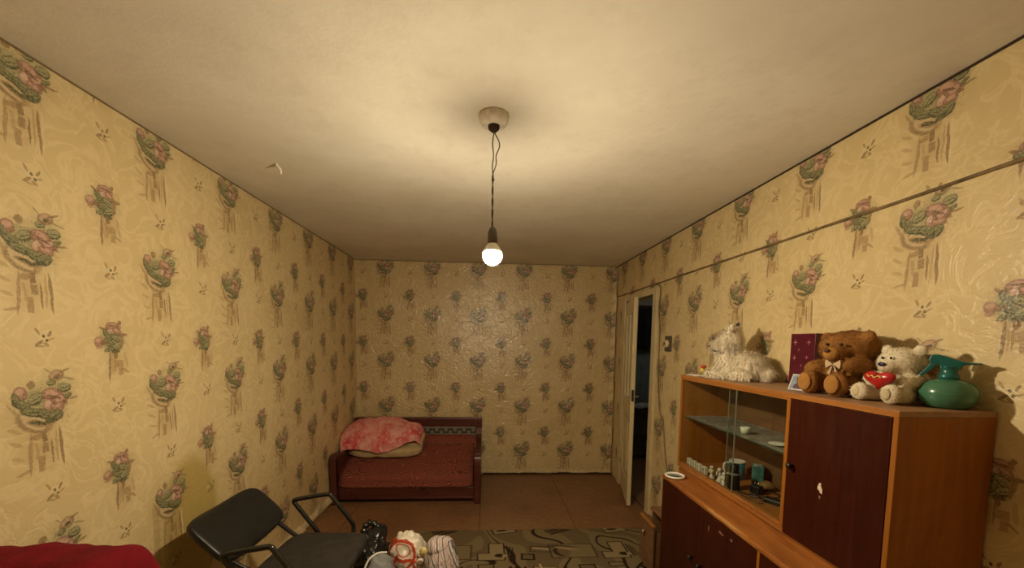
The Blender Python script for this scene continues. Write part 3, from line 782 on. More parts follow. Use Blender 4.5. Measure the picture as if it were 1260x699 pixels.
def chip(name, y, z, pts, mat, parent, x):
    bm = bmesh.new(); add_prism(bm, pts, (x, y, z), (0,-1,0), (0,0,1), (-1,0,0), .002); return from_bm(name, bm, mat, parent)
M_chip = plain('torn_sticker', (.66,.55,.42), .7, .35, 120)
chip('sticker_remnant', 1.378, 1.07, [(-.010,.010), (-.004,.024), (.004,.026), (.006,.012), (.011,.006), (.012,-.012), (.004,-.010), (-.002,-.002), (-.010,.000)], M_chip, dr, UX0-.0015)
chip('sticker_remnant', 1.376, 1.045, [(-.004,.004), (.004,.002), (.002,-.008), (-.002,-.006)], plain('grey_scuff', (.22,.13,.12), .7), dr, UX0-.0015)

LX0, LY0, LY1, LZ = 2.606, 1.06, 2.455, .778
low = thing('sideboard', 'low sideboard with dark doors and worn orange top under the glass cabinet', 'sideboard', (0,0,0))
bm = bmesh.new(); add_box(bm, (LX0,LY0,LZ-.026), (UX1,LY1,LZ), .008)
from_bm('top_panel', bm, M_worn, low)
box('side_panel', (LX0+.006,LY0,.06), (UX1,LY0+T,LZ-.026), M_orange_side, low, .002)
box('side_panel', (LX0+.006,LY1-T,.06), (UX1,LY1,LZ-.026), M_orange_side, low, .002)
box('divider', (LX0+.004,1.533,.078), (UX1-.012,1.551,LZ-.026), M_orange_side, low, .002)
box('bottom_panel', (LX0+.006,LY0+T,.06), (UX1,LY1-T,.078), M_orange, low, .002)
box('back_panel', (UX1-.010,LY0+T,.078), (UX1-.002,LY1-T,LZ-.026), M_backp, low)
d1 = box('door', (LX0+.002,1.553,.082), (LX0+.020,2.005,LZ-.030), M_mahog, low, .0015)
d2 = box('door', (LX0+.002,2.008,.082), (LX0+.020,LY1-.012,LZ-.030), M_mahog, low, .0015)
d3 = box('door', (LX0+.002,LY0+T+.002,.082), (LX0+.020,1.531,LZ-.030), M_mahog, low, .0015)
for y, z, p in ((2.05,.45,d2), (1.96,.45,d1), (1.49,.45,d3)):
    lathe('knob', [(.006,0), (.006,.010), (.012,.014), (.012,.022), (.007,.026)], M_blackpl, p, 14, Matrix.Translation((LX0+.002,y,z)) @ Matrix.Rotation(-PI/2, 4, 'Y'))
M_scuff = plain('pale_scuff', (.20,.10,.085), .6, .4, 90)
chip('scuff', 1.905, .675, [(-.006,.012), (.002,.020), (.005,.002), (.002,-.016), (-.004,-.006)], M_scuff, d1, LX0+.0015)
chip('scuff', 1.80, .705, [(-.020,.002), (-.004,.006), (.004,-.002), (.022,.004), (.018,-.006), (-.012,-.006)], M_scuff, d1, LX0+.0015)
chip('scuff', 1.72, .71, [(-.008,.004), (.006,.006), (.010,-.004), (-.006,-.006)], M_scuff, d1, LX0+.0015)
for y in (LY0+.04, LY1-.08):
    for x in (LX0+.03, UX1-.07): box('leg', (x,y,.0125), (x+.04,y+.04,.06), M_dark, low, .003)

# low brown chest with its drawer left open
ch = thing('bedside_chest', 'low brown chest with a half open drawer between sideboard and door', 'chest of drawers', (0,0,0))
CY0, CY1 = 2.475, 2.71
bm = bmesh.new(); add_box(bm, (2.645,CY0,.44), (3.02,CY1,.462), .010, seg=3); from_bm('top_panel', bm, M_chestw, ch)
box('side_panel', (2.66,CY0+.004,.03), (3.01,CY0+.02,.44), M_chestw, ch, .002)
box('side_panel', (2.66,CY1-.02,.03), (3.01,CY1-.004,.44), M_chestw, ch, .002)
box('back_panel', (3.0,CY0+.02,.03), (3.01,CY1-.02,.44), M_chestw, ch)
dw = box('drawer', (2.575,CY0+.012,.10), (2.592,CY1-.012,.415), M_chestw, ch, .003)
box('drawer_side', (2.592,CY0+.026,.12), (2.93,CY0+.034,.36), M_chestw, dw); box('drawer_side', (2.592,CY1-.034,.12), (2.93,CY1-.026,.36), M_chestw, dw)
box('drawer_bottom', (2.592,CY0+.034,.12), (2.93,CY1-.034,.128), M_chestw, dw); box('drawer_lip', (2.572,CY0+.010,.407), (2.594,CY1-.010,.419), M_orange, dw, .003)
lathe('knob', [(.005,0), (.005,.010), (.011,.014), (.011,.022), (.005,.026)], M_chrome, dw, 14, Matrix.Translation((2.575,2.60,.335)) @ Matrix.Rotation(-PI/2, 4, 'Y'))
box('plinth', (2.67,CY0+.01,.0125), (3.0,CY1-.01,.03), M_dark, ch)

# ------------------------------------------------------------------ things on top of the cabinet
TZ = UZ1 + .0005
def frame_of(yaw):   # local +x is the way it faces
    return Matrix.Rotation(yaw, 4, 'Z')
def fur_mat(name, c1, c2, c3=None):
    k = N(name); co = k.coord(); nz = k.noise(co, 16, 4, .6)[0]; f2 = k.noise(co, 140, 2)[0]
    col = k.mix(k.rng(nz, .35, .65), c1, c2)
    if c3: col = k.mix(k.rng(k.noise(k.vmath('ADD', co, (3,1,2)), 11, 3, .6)[0], .54, .66, 0, .8), col, c3)
    return k.bsdf(col, .95, k.bump(f2, .5, .004), .12)
M_black = plain('glossy_black_bead', (.01,.01,.01), .15, .1, 10, 0, .6)

# white long-haired dog
dogm = fur_mat('dog_fur', (.68,.60,.45), (.82,.75,.60), (.42,.35,.25))
dog = thing('plush_dog', 'fluffy cream white plush dog lying at the far end of the cabinet top', 'plush toy', (2.855, 2.135, TZ), math.atan2(.85, -.53))
dog.scale = (.92,.92,.98)
body = fused('body', [((-.02,0,.075),(.135,.085,.078)), ((-.09,0,.07),(.075,.085,.07)), ((.05,0,.11),(.075,.07,.09)), ((.055,.0,.215),(.072,.066,.066)), ((.045,0,.165),(.06,.06,.06)), ((.115,0,.19),(.045,.036,.032)), ((.145,0,.18),(.022,.022,.02)),
    ((.10,.055,.025),(.075,.026,.024)), ((.10,-.055,.025),(.075,.026,.024)), ((-.06,.085,.03),(.07,.03,.028)), ((-.06,-.085,.03),(.07,.03,.028)), ((-.16,.01,.04),(.05,.04,.035)),
    ((.03,.04,.275),(.018,.016,.032)), ((.03,-.04,.275),(.018,.016,.032))], dogm, dog, .0065, 3)
fur(body, 9000, .030, dogm, body, .75, .0013, random.Random(2))
for s in (1, -1):
    ell('eye', (.134,s*.034,.226), (.010,.010,.010), M_black, dog)
    if s < 0: ell('ear_tip', (.030,s*.040,.298), (.012,.011,.020), plain('dark_ear', (.05,.04,.03), .9), dog)
ell('nose', (.174,0,.184), (.009,.011,.009), M_black, dog)
bm = bmesh.new(); add_tube(bm, smooth_path([(.075+.075*math.cos(a)*.95, .062*math.sin(a), .150+.012*math.cos(a)) for a in [i*2*PI/14 for i in range(14)]], 3, True), .006, 6, False)
from_bm('collar', bm, plain('chin_shade', (.09,.07,.05), .7), dog, True)  # dark band put in for the shade under the dog's chin

# burgundy gift box
gb = thing('gift_box', 'tall dark burgundy box with star prints standing behind the brown bear', 'box', (3.0, 1.845, TZ))
bxm = plain('burgundy_card', (.085,.006,.018), .35, .2, 12)
box('carton', (-.018,-.075,0), (.018,.075,.242), bxm, gb, .002)
box('lid_flap', (-.019,-.075,.240), (.018,.075,.246), plain('purple_card', (.12,.012,.03), .35), gb, .001)
starm = plain('pale_star_print', (.42,.14,.15), .5)
for (y, z, s) in ((.045,.205,.016), (-.038,.205,.014), (.045,.13,.014), (-.03,.135,.010), (.02,.17,.008), (.0,.095,.008)):
    pts = []
    for i in range(8):
        rr = s if i % 2 == 0 else s*.28; pts.append((rr*math.sin(i*PI/4), rr*math.cos(i*PI/4)))
    bm = bmesh.new(); add_prism(bm, pts, (-.0182,y,z), (0,-1,0), (0,0,1), (-1,0,0), .0012); from_bm('star', bm, starm, gb)

# bears
def sew_bow(parent, c, s, mat):
    bm = bmesh.new()
    for k_ in (-1, 1): add_prism(bm, [(0,0), (s*.9*k_,s*.5), (s*k_,s*.1), (s*.9*k_,-s*.5)], c, (0,1,0), (0,0,1), (1,0,0), .012)
    for k_ in (-1, 1): add_prism(bm, [(0,0), (s*.35*k_,-s*1.2), (s*.75*k_,-s*1.05)], c, (0,1,0), (0,0,1), (1,0,0), .008)
    return from_bm('bow', bm, mat, parent)
brm = fur_mat('brown_plush', (.20,.085,.022), (.30,.14,.040))
brp = fur_mat('brown_paw_plush', (.30,.14,.035), (.38,.19,.055))
bb = thing('brown_teddy_bear', 'brown plush teddy bear slumped with its feet toward the room', 'plush toy', (2.908, 1.515, TZ), math.atan2(-.05, -.98))
bb.scale = (.94,.94,.94)
bbody = fused('body', [((-.01,0,.085),(.085,.095,.09)), ((.0,.0,.195),(.095,.115,.070)), ((-.02,-.02,.20),(.085,.10,.066)), ((.082,.028,.172),(.042,.045,.036)), ((.02,.095,.238),(.02,.032,.028)), ((.0,-.105,.232),(.02,.032,.03)),
    ((.055,.098,.125),(.062,.036,.036)), ((.05,-.085,.10),(.06,.05,.042)), ((.06,.07,.045),(.08,.044,.042)), ((.06,-.06,.045),(.08,.046,.044)), ((.122,.078,.05),(.03,.045,.050)), ((.125,-.052,.05),(.03,.045,.052))], brm, bb, .007, 4)
fur(bbody, 6000, .006, brm, bbody, .25, .0011, random.Random(3))
for y in (.078, -.052):
    ell('foot_pad', (.148,y,.05), (.008,.034,.038), brp, bb)
ell('muzzle', (.104,.030,.170), (.030,.034,.028), brp, bb)
ell('nose', (.133,.032,.182), (.007,.012,.008), plain('brown_nose', (.05,.02,.01), .5), bb)
for y in (.062, -.004): ell('eye', (.100,y,.208), (.006,.006,.006), M_black, bb)
sew_bow(bb, (.095,.03,.128), .036, plain('beige_ribbon', (.55,.40,.24), .6))

whm = fur_mat('cream_plush', (.60,.53,.38), (.70,.63,.47))
wb = thing('white_teddy_bear', 'cream white plush bear holding a red heart beside the green spray bottle', 'plush toy', (2.915, 1.31, TZ), math.atan2(.0, -1))
wb.scale = (.93,.93,.93)
wbody = fused('body', [((-.01,0,.066),(.07,.076,.07)), ((.008,.0,.146),(.062,.072,.056)), ((.058,.004,.132),(.032,.034,.026)), ((.0,.058,.192),(.014,.022,.022)), ((.0,-.062,.190),(.014,.022,.022)),
    ((.035,.066,.082),(.046,.026,.026)), ((.035,-.066,.082),(.046,.028,.026)), ((.07,.058,.032),(.05,.034,.032)), ((.07,-.050,.030),(.05,.036,.030)), ((.105,.064,.036),(.022,.034,.036)), ((.108,-.052,.034),(.022,.036,.034))], whm, wb, .0055, 4)
fur(wbody, 3500, .006, whm, wbody, .2, .0009, random.Random(4))
for y in (.064, -.052):
    ell('foot_pad', (.125,y,.036), (.006,.018,.020), plain('foot_pad_cream', (.48,.40,.25), .9), wb)
ell('nose', (.090,.006,.140), (.006,.014,.008), plain('navy_nose', (.02,.015,.045), .35), wb)
for y in (.022, -.010): ell('eye', (.072,y,.163), (.004,.004,.005), M_black, wb)
def heart():
    bm = bmesh.new(); rings = []; n = 40
    def outline(s): 
        return [(s*16*math.sin(t)**3/16, s*(13*math.cos(t)-5*math.cos(2*t)-2*math.cos(3*t)-math.cos(4*t))/16) for t in [2*PI*i/n for i in range(n)]]
    for s, x in ((.15,-.018), (.7,-.014), (1,0), (.9,.010), (.6,.018), (.2,.021)):
        rings.append([bm.verts.new((.098+x, .012+y*.060, .086+z*.038)) for y, z in outline(s)])
    for a, b in zip(rings, rings[1:]):
        for j in range(n): bm.faces.new((a[j], a[(j+1) % n], b[(j+1) % n], b[j]))
    bm.faces.new(rings[0]); bm.faces.new(rings[-1][::-1]); bmesh.ops.recalc_face_normals(bm, faces=list(bm.faces))
    return from_bm('heart', bm, plain('red_satin_heart', (.42,.012,.012), .3, .15, 20, 0, .5), wb, True)
ht = heart()
bm = bmesh.new(); add_tube(bm, smooth_path([(.1195,.038,.092), (.121,.026,.098), (.1215,.014,.091), (.1215,.004,.098), (.121,-.008,.094), (.1195,-.018,.101)], 4), .0028, 6)
from_bm('gold_embroidery', bm, plain('gold_thread', (.70,.42,.12), .4), ht, True)

# framed photo
fp = thing('photo_frame', 'small silver framed photo leaning in front of the brown bear', 'photo frame', (2.795, 1.625, TZ), math.radians(12))
Mt = Matrix.Rotation(math.radians(22), 4, 'Y')
box('frame', (-.005,-.042,0), (.005,.042,.072), plain('silver_frame', (.45,.45,.44), .3), fp, .002, M=Mt)
def photo_mat():
    k = N('portrait_print'); co = k.coord('Generated')
    col = k.mix(k.rng(k.noise(co, 4, 2)[0], .3, .7), (.16,.22,.28), (.28,.34,.38))
    els = [('fill', .5, .5, .16, .34, 0, (.12,.07,.06), .9)]
    sp = k.n('SeparateXYZ'); k.l(co, sp.inputs[0]); cb = k.n('CombineXYZ'); k.l(sp.outputs[1], cb.inputs[0]); k.l(sp.outputs[2], cb.inputs[1])
    col = paint(k, col, cb.outputs[0], [('fill', .5, .15, .30, .30, 0, (.10,.04,.05), .9), ('fill', .5, .58, .17, .26, 0, (.05,.03,.03), .9), ('fill', .5, .55, .10, .17, 0, (.36,.22,.16), .9)])
    return k.bsdf(col, .2, None, .5)
box('print', (-.0062,-.035,.007), (-.005,.035,.065), photo_mat(), fp, M=Mt)
box('stand', (.010,-.008,.0), (.013,.008,.055), M_dark, fp, M=Matrix.Rotation(math.radians(-6), 4, 'Y'))

# spray bottle
sbm = N('green_bottle_plastic')
def spray():
    t = thing('spray_bottle', 'round green plastic spray bottle at the near end of the cabinet top', 'spray bottle', (2.945, 1.192, TZ), 0)
    gm = plain('sea_green_plastic', (.055,.165,.095), .22, .10, 6, 0, .5)
    tm = plain('teal_sprayer', (.008,.115,.105), .28, .1, 8, 0, .5)
    prof = [(.012,0), (.040,.001), (.052,.006), (.064,.022), (.069,.042), (.066,.060), (.054,.078), (.034,.088), (.022,.091)]
    lathe('bottle', rounded([(a, b) for a, b in prof], 2, False), gm, t, 32)
    lathe('water_line', [(.0690,.0475), (.0695,.0485), (.0690,.0495)], plain('bottle_seam', (.06,.22,.13), .3), t, 32)
    lathe('collar', [(.021,.090), (.024,.093), (.024,.104), (.020,.107), (.019,.128), (.021,.130)], tm, t, 20)
    vd = Vector((1.45, 1.19, 0)).normalized(); right = Vector((vd.y, -vd.x, 0)); depth = vd
    hd = rounded([(-.046,.158), (-.040,.166), (-.022,.166), (.0,.158), (.030,.146), (.062,.143), (.064,.140), (.034,.137), (.026,.132), (.022,.122), (-.018,.120), (-.022,.134), (-.034,.140), (-.048,.146)], 3)
    prism('head', hd, (0,0,0), right, (0,0,1), depth, .026, tm, t, .003)
    prism('trigger', rounded([(-.040,.150), (-.028,.146), (-.034,.128), (-.058,.100), (-.070,.098), (-.060,.112), (-.048,.132)], 3), (0,0,0), right, (0,0,1), depth, .016, tm, t, .002)
    return t
spray()

# toy, papers
toy = thing('figurine', 'tiny red yellow and green plastic figurine beside the plush dog', 'figurine', (2.805, 2.40, TZ))
lathe('base', [(.016,0), (.018,.003), (.014,.012), (.010,.022)], plain('toy_green', (.16,.17,.04), .5), toy, 12)
lathe('body', [(.011,.021), (.013,.032), (.010,.046)], plain('toy_yellow', (.72,.52,.08), .5), toy, 12)
ell('cap', (.002,-.004,.054), (.020,.016,.012), plain('toy_red', (.50,.07,.03), .5), toy)
bm = bmesh.new(); add_box(bm, (2.732,2.33,TZ), (2.80,2.455,TZ+.004), .001, Matrix()); tag(from_bm('paper_card', bm, M_white, None), 'flat white paper card at the far front corner of the cabinet top', 'card')
pp = tag(lump('tissue', (2.775,2.185,TZ+.008), (.030,.035,.008), M_white, None, 2.5, .003, 30, 2, 20, 12, None, TZ), 'crumpled white paper scrap in front of the plush dog', 'paper scrap')

# ------------------------------------------------------------------ inside the glass cabinet
BZ_ = UZ0 + T + .0006
blockm = plain('white_block', (.62,.56,.46), .6, .1, 40)
for i, (chx, y) in enumerate(zip('2018', (2.395, 2.338, 2.283, 2.226))):
    w = ('first', 'second', 'third', 'fourth')[i]
    t = thing('number_block', f'small white number block reading {chx}, {w} from the far end behind the glass', 'number block', (2.752, y, BZ_), 0, 'number blocks behind the glass')
    box('block', (-.010,-.019,0), (.010,.019,.048), blockm, t, .002)
    Mtx = Matrix.Translation((-.0104,0,.024)) @ Matrix(((0,0,-1,0),(-1,0,0,0),(0,1,0,0),(0,0,0,1)))
    text_mesh('numeral', chx, .046, plain('block_ink', (.12,.08,.05), .7) if i == 0 else bpy.data.materials['block_ink'], t, Mtx)
def figure(label, y, x, s, c1, c2):
    t = thing('china_figurine', label, 'figurine', (x, y, BZ_), 0, 'china figurines behind the glass')
    m1, m2 = plain('china_a', c1, .3), plain('china_b', c2, .3)
    lathe('base', [(.018*s,0), (.019*s,.004*s), (.012*s,.018*s), (.010*s,.036*s)], m1, t, 12)
    ell('torso', (0,0,.042*s), (.015*s,.017*s,.018*s), m2, t); ell('head', (-.003*s,0,.066*s), (.011*s,.011*s,.012*s), m1, t)
    for k_ in (1, -1): ell('arm', (-.008*s,k_*.014*s,.042*s), (.007*s,.005*s,.014*s), m1, t, None, 8, 6)
figure('cream china figurine next to the number blocks behind the glass', 2.165, 2.762, .95, (.55,.48,.35), (.50,.42,.22))
figure('grey and white china figurine, middle one of the three', 2.11, 2.775, 1.0, (.62,.56,.48), (.16,.13,.12))
figure('white china figurine beside the black spray can', 2.055, 2.765, .9, (.66,.58,.48), (.55,.48,.40))
can = thing('spray_can', 'black spray can with a grey band behind the glass', 'spray can', (2.785, 2.00, BZ_))
lathe('can', [(.026,0), (.028,.004), (.028,.085), (.024,.092)], plain('black_can', (.018,.017,.016), .3), can, 20)
lathe('band', [(.0283,.078), (.0288,.080), (.0288,.086), (.0283,.088)], plain('grey_band', (.35,.32,.29), .4), can, 20)
lathe('cap', [(.0215,.092), (.022,.095), (.021,.125), (.017,.132)], M_blackpl, can, 18)
mug = thing('mug', 'blue mug with a white handle and rim on the cabinet floor', 'mug', (2.905, 2.165, BZ_))
mm = plain('blue_mug_print', (.05,.17,.21), .3, .45, 40)
lathe('cup', [(.036,0), (.040,.003), (.041,.098), (.038,.098), (.036,.010), (.002,.008)], mm, mug, 24)
lathe('rim', [(.0412,.094), (.0418,.099), (.040,.102), (.0375,.099)], M_white, mug, 24)
vv = Vector((-.83, .55, 0))
tube('handle', smooth_path([tuple(vv*.039+Vector((0,0,.085))), tuple(vv*.062+Vector((0,0,.078))), tuple(vv*.066+Vector((0,0,.05))), tuple(vv*.056+Vector((0,0,.026))), tuple(vv*.039+Vector((0,0,.02)))], 5), .005, M_white, mug)
tb = thing('teal_carton', 'teal and pale green carton standing behind the mug', 'carton', (2.955, 2.06, BZ_), math.radians(-35))
box('carton', (-.026,-.036,0), (.026,.036,.105), plain('teal_card', (.05,.19,.18), .45, .35, 30), tb, .002)
box('label_panel', (-.0275,-.036,.004), (-.026,.002,.103), plain('pale_green_card', (.32,.38,.28), .5, .2, 30), tb)
box('lid', (-.020,-.030,.105), (.020,.006,.113), plain('pale_lid', (.36,.40,.30), .5), tb, .003)
ad = thing('charger', 'black plug charger standing on the cabinet floor by the coiled cables', 'charger', (2.865, 1.935, BZ_), .4)
box('body', (-.020,-.024,0), (.020,.024,.042), M_blackpl, ad, .005)
for s in (-1, 1): tube('prong', [(0,s*.010,.042), (0,s*.010,.058)], .0025, M_chrome, ad, 8)
ad2 = thing('power_adapter', 'flat black power adapter lying among the cables', 'power adapter', (2.86, 1.80, BZ_), .5)
box('body', (-.022,-.042,0), (.022,.042,.024), M_blackpl, ad2, .006)
tube('cord', smooth_path([(0,.040,.012), (.01,.07,.008), (.03,.10,.004), (.02,.13,.004)], 6), .003, M_blackpl, ad2, 6)
def cable(label, pts, r=.0028, m=M_blackpl):
    tag(tube('power_cable', smooth_path(pts, 8), r, m, None, 6), label, 'cable', 'cables in the glass cabinet')
z = BZ_+.003
cable('black cable looping from the charger toward the divider', [(2.86,1.90,z), (2.89,1.87,z), (2.93,1.84,z+.01), (2.97,1.76,z+.03), (2.98,1.66,z+.02), (2.96,1.59,z)])
cable('black cable curving along the cabinet floor behind the front glass', [(2.80,2.09,z), (2.785,2.03,z), (2.79,1.96,z), (2.81,1.90,z), (2.835,1.86,z)])
cable('brown cable coil in front of the power adapter', [(2.78,1.96,z), (2.77,1.90,z), (2.775,1.84,z), (2.80,1.80,z), (2.815,1.83,z), (2.79,1.88,z)], .0025, plain('brown_wire', (.07,.035,.02), .5))
cable('dark cable with a plug lying at the back beside the bowl', [(2.95,1.95,z), (2.96,1.90,z), (2.94,1.87,z+.004), (2.965,1.82,z), (2.975,1.77,z+.002)], .004)
rag = tag(lump('rag', (2.945,1.995,BZ_+.016), (.05,.045,.018), plain('ochre_cloth', (.30,.16,.05), .9), None, 2.3, .012, 30, 5, 22, 14, None, BZ_), 'small crumpled ochre cloth in front of the teal carton', 'cloth')
bw = thing('glass_bowl', 'small frosted glass bowl beside the cabinet divider', 'bowl', (2.92, 1.695, BZ_))
lathe('bowl', [(.022,0), (.026,.003), (.042,.024), (.048,.046), (.046,.046), (.038,.024), (.002,.006)], plain('frosted_bowl', (.36,.33,.24), .25, .15, 20, 0, .6), bw, 24)
phn = thing('mobile_phone', 'small silver edged phone standing against the glass near the divider', 'phone', (2.80, 1.655, BZ_), math.radians(8))
Mp = Matrix.Rotation(math.radians(20), 4, 'Y')
box('case', (-.006,-.026,0), (.006,.026,.052), M_chrome, phn, .003, M=Mp)
box('screen', (-.0068,-.021,.006), (-.0058,.021,.045), M_blackpl, phn, M=Mp)
# on the glass shelf
SZ = 1.1465
tag(lathe('saucer', [(.012,0), (.016,.001), (.036,.006), (.040,.009), (.036,.009), (.002,.003)], M_white, None, 24, Matrix.Translation((2.80,1.72,SZ))), 'small white saucer on the glass shelf', 'saucer')
tag(lathe('cup', [(.012,0), (.016,.002), (.022,.018), (.024,.034), (.021,.034), (.002,.005)], M_white, None, 18, Matrix.Translation((2.80,1.955,SZ))), 'tiny white china cup on the glass shelf', 'cup')
tag(ell('pebble', (2.80,1.615,SZ+.007), (.014,.018,.0075), M_dark, None), 'small dark stone at the near end of the glass shelf', 'stone')
# round dish on the sideboard
ds = thing('ashtray', 'round white rimmed dish with dark green centre on the sideboard end', 'dish', (2.655, 2.385, LZ+.0005))
lathe('rim', [(.040,0), (.056,.003), (.060,.012), (.054,.016), (.046,.012), (.044,.007)], M_white, ds, 32)
lathe('well', [(.001,.004), (.046,.0045), (.046,.008), (.001,.0085)], plain('dark_green_glaze', (.035,.055,.030), .2), ds, 32)

# ------------------------------------------------------------------ office chair
cx0, cy0 = .572, 2.057
chair = thing('office_chair', 'black office chair with padded back and tubular armrests by the left wall', 'chair', (cx0, cy0, 0), -.031)
M_leather = plain('black_leatherette', (.012,.012,.011), .38, .25, 30, .25, .45)
M_seat = fabric('dark_grey_seat_fabric', (.035,.030,.024), .2, 20)
M_tube = plain('black_lacquered_tube', (.010,.010,.010), .22, .2, 10, 0, .6)
def pad(name, Mx_, w, h, t, mat, parent, bulge=.015, n=18, p=5):
    """rounded pad in local XY with thickness t along Z"""
    bm = bmesh.new(); bmesh.ops.create_uvsphere(bm, u_segments=48, v_segments=20, radius=1, matrix=Matrix())
    for q in bm.verts:
        a = q.co.copy(); rr = math.hypot(a.x, a.y)
        if rr > 1e-6:
            dx, dy = a.x/rr, a.y/rr; s = (abs(dx)**p+abs(dy)**p)**(-1/p); rs = rr**.55
            x, y = dx*s*rs, dy*s*rs
        else: x = y = 0
        zz = math.copysign(abs(a.z)**.5, a.z)*t/2
        q.co = Mx_ @ Vector((x*w/2, y*h/2, zz*(1+.25*(1-x*x)*(1-y*y)) + bulge*(x*x)))
    return from_bm(name, bm, mat, parent, True)
# backrest: spans from (-.395, z .742) to (-.225, z .58); local x across, y up the back
upv = Vector((-.170-.03, 0, .162+.03)).normalized(); nrmv = Vector((upv.z, 0, -upv.x)); ac = nrmv.cross(upv)
Mb = Matrix((( -ac.x if False else 0, upv.x, nrmv.x, -.318), (1, upv.y, nrmv.y, 0), (0, upv.z, nrmv.z, .655), (0,0,0,1)))
pad('backrest', Mb, .52, .275, .055, M_leather, chair, .03)
pad('seat', Matrix.Translation((.06,0,.475)), .43, .50, .075, M_seat, chair, .008)
for s in (1, -1):
    y = s*.305
    tube('armrest', smooth_path([(-.05,s*.25,.44), (-.052,y,.455), (-.07,y,.49), (-.175,y,.632), (-.187,y,.652), (-.170,y,.666), (-.02,y,.694), (.012,y,.696), (.03,y,.680), (.135,y,.54), (.150,y,.50), (.15,y-s*.02,.46), (.15,s*.25,.44)], 5), .0125, M_tube, chair, 10)
    tube('back_strut', smooth_path([(-.275,s*.2,.60), (-.225,s*.2,.575), (-.15,s*.19,.525), (-.07,s*.18,.475), (-.02,s*.18,.44)], 5), .011, M_tube, chair, 10)
tube('column', [(.05,0,.10), (.05,0,.45)], .028, M_blackpl, chair, 16)
for i in range(5):
    a = i*2*PI/5+.4; c, s = math.cos(a), math.sin(a)
    lg = tube('leg', [(.05,0,.11), (.05+.15*c,.15*s,.095), (.05+.29*c,.29*s,.065)], [.022,.018,.013], M_blackpl, chair, 8)
    lathe('castor', [(.012,-.011), (.026,-.010), (.026,.010), (.012,.011)], M_blackpl, lg, 14, Matrix.Translation((.05+.29*c,.29*s,.026+.008)) @ Matrix.Rotation(a, 4, 'Z') @ Matrix.Rotation(PI/2, 4, 'X'))

# ------------------------------------------------------------------ heap of bags
def crumple(name, c, r, mat, seed, amp=.03, fs=7, p=2.6, parent=None, ridge=True, M=None):
    return lump(name, c, r, mat, parent, p, amp, fs, seed, 56, 40, M, .0125, ridge)
FZ = .0125
M_blackbag = plain('black_bin_bag', (.008,.008,.008), .25, .2, 10, .1, .6)
bg = thing('black_bag', 'crumpled glossy black plastic bag in front of the chair seat', 'bag', (0,0,0))
crumple('sack', (.80,2.50,.195), (.095,.17,.185), M_blackbag, 3, .045, 8, 2.4, bg)
bm = bmesh.new()
add_tube(bm, smooth_path([(.735,2.56,.33), (.725,2.58,.385), (.755,2.60,.415), (.80,2.59,.40), (.83,2.57,.36), (.86,2.52,.30)], 6), [.020+.006*math.sin(i*1.7) for i in range(31)], 8); from_bm('handle', bm, M_blackbag, bg, True)
def white_bag_mat():
    k = N('white_bag_red_print'); co = k.coord('Object')
    col = k.mix(k.rng(k.noise(co, 9, 4)[0], .3, .7), (.60,.54,.44), (.74,.68,.56))
    cb = k.vmath('MULTIPLY_ADD', k.vmath('SUBTRACT', k.noise(co, 10, 2)[1], (.5,.5,.5)), (.03,.03,.03), co)
    sp = k.n('SeparateXYZ'); k.l(cb, sp.inputs[0]); c2 = k.n('CombineXYZ'); k.l(sp.outputs[0], c2.inputs[0]); k.l(sp.outputs[2], c2.inputs[1])
    RD = (.46,.055,.022)
    els = [('arc', -.015, .31, .080, .072, 20, RD, 1), ('fill', -.075, .235, .011, .09, -26, RD, 1), ('fill', .0, .285, .075, .009, -8, RD, 1), ('arc', -.005, .335, .045, .03, -20, RD, .9),
           ('arc', .085, .25, .030, .036, 0, RD, 1), ('fill', .07, .215, .010, .05, 15, RD, 1)]
    col = paint(k, col, c2.outputs[0], els)
    return k.bsdf(col, .35, k.bump(k.noise(co, 30, 4, .6)[0], .5, .006), .5)
wbg = thing('white_carrier_bag', 'stuffed white plastic carrier bag with red print in the heap', 'bag', (1.02, 2.45, .0125))
lump('sack', (0,0,.205), (.118,.11,.205), white_bag_mat(), wbg, 2.2, .020, 11, 6, 64, 44, None, .0, True)
bm = bmesh.new()
for (a, b) in (((.075,-.05,.33), (.115,-.06,.30)), ((.085,-.06,.295), (.11,-.085,.26))):
    add_ell(bm, ((a[0]+b[0])/2, (a[1]+b[1])/2-.03, (a[2]+b[2])/2), (.024,.02,.02), None, 12, 8)
from_bm('tied_handle', bm, plain('bag_knot', (.70,.62,.52), .4), wbg, True)
def plaid_mat():
    k = N('plaid_cotton'); co = k.coord('Object')
    w = k.mapping(k.vmath('MULTIPLY_ADD', k.vmath('SUBTRACT', k.noise(co, 7, 2)[1], (.5,.5,.5)), (.05,.05,.05), co), rot=(0,.35,.2))
    s = k.n('SeparateXYZ'); k.l(w, s.inputs[0])
    a = k.math('PINGPONG', s.outputs[0], .016); b = k.math('PINGPONG', s.outputs[2], .03)
    col = k.mix(k.rng(k.noise(co, 9, 2)[0], .35, .65), (.66,.60,.54), (.52,.45,.43))
    col = k.mix(k.rng(a, .0045, .002, 0, .9), col, (.07,.06,.075)); col = k.mix(k.rng(b, .004, .002, 0, .6), col, (.16,.13,.15))
    col = k.mix(k.math('COMPARE', a, .012, .0018), col, (.42,.27,.25))
    return k.bsdf(col, .9, k.bump(k.noise(co, 200, 2)[0], .3, .003), .15)
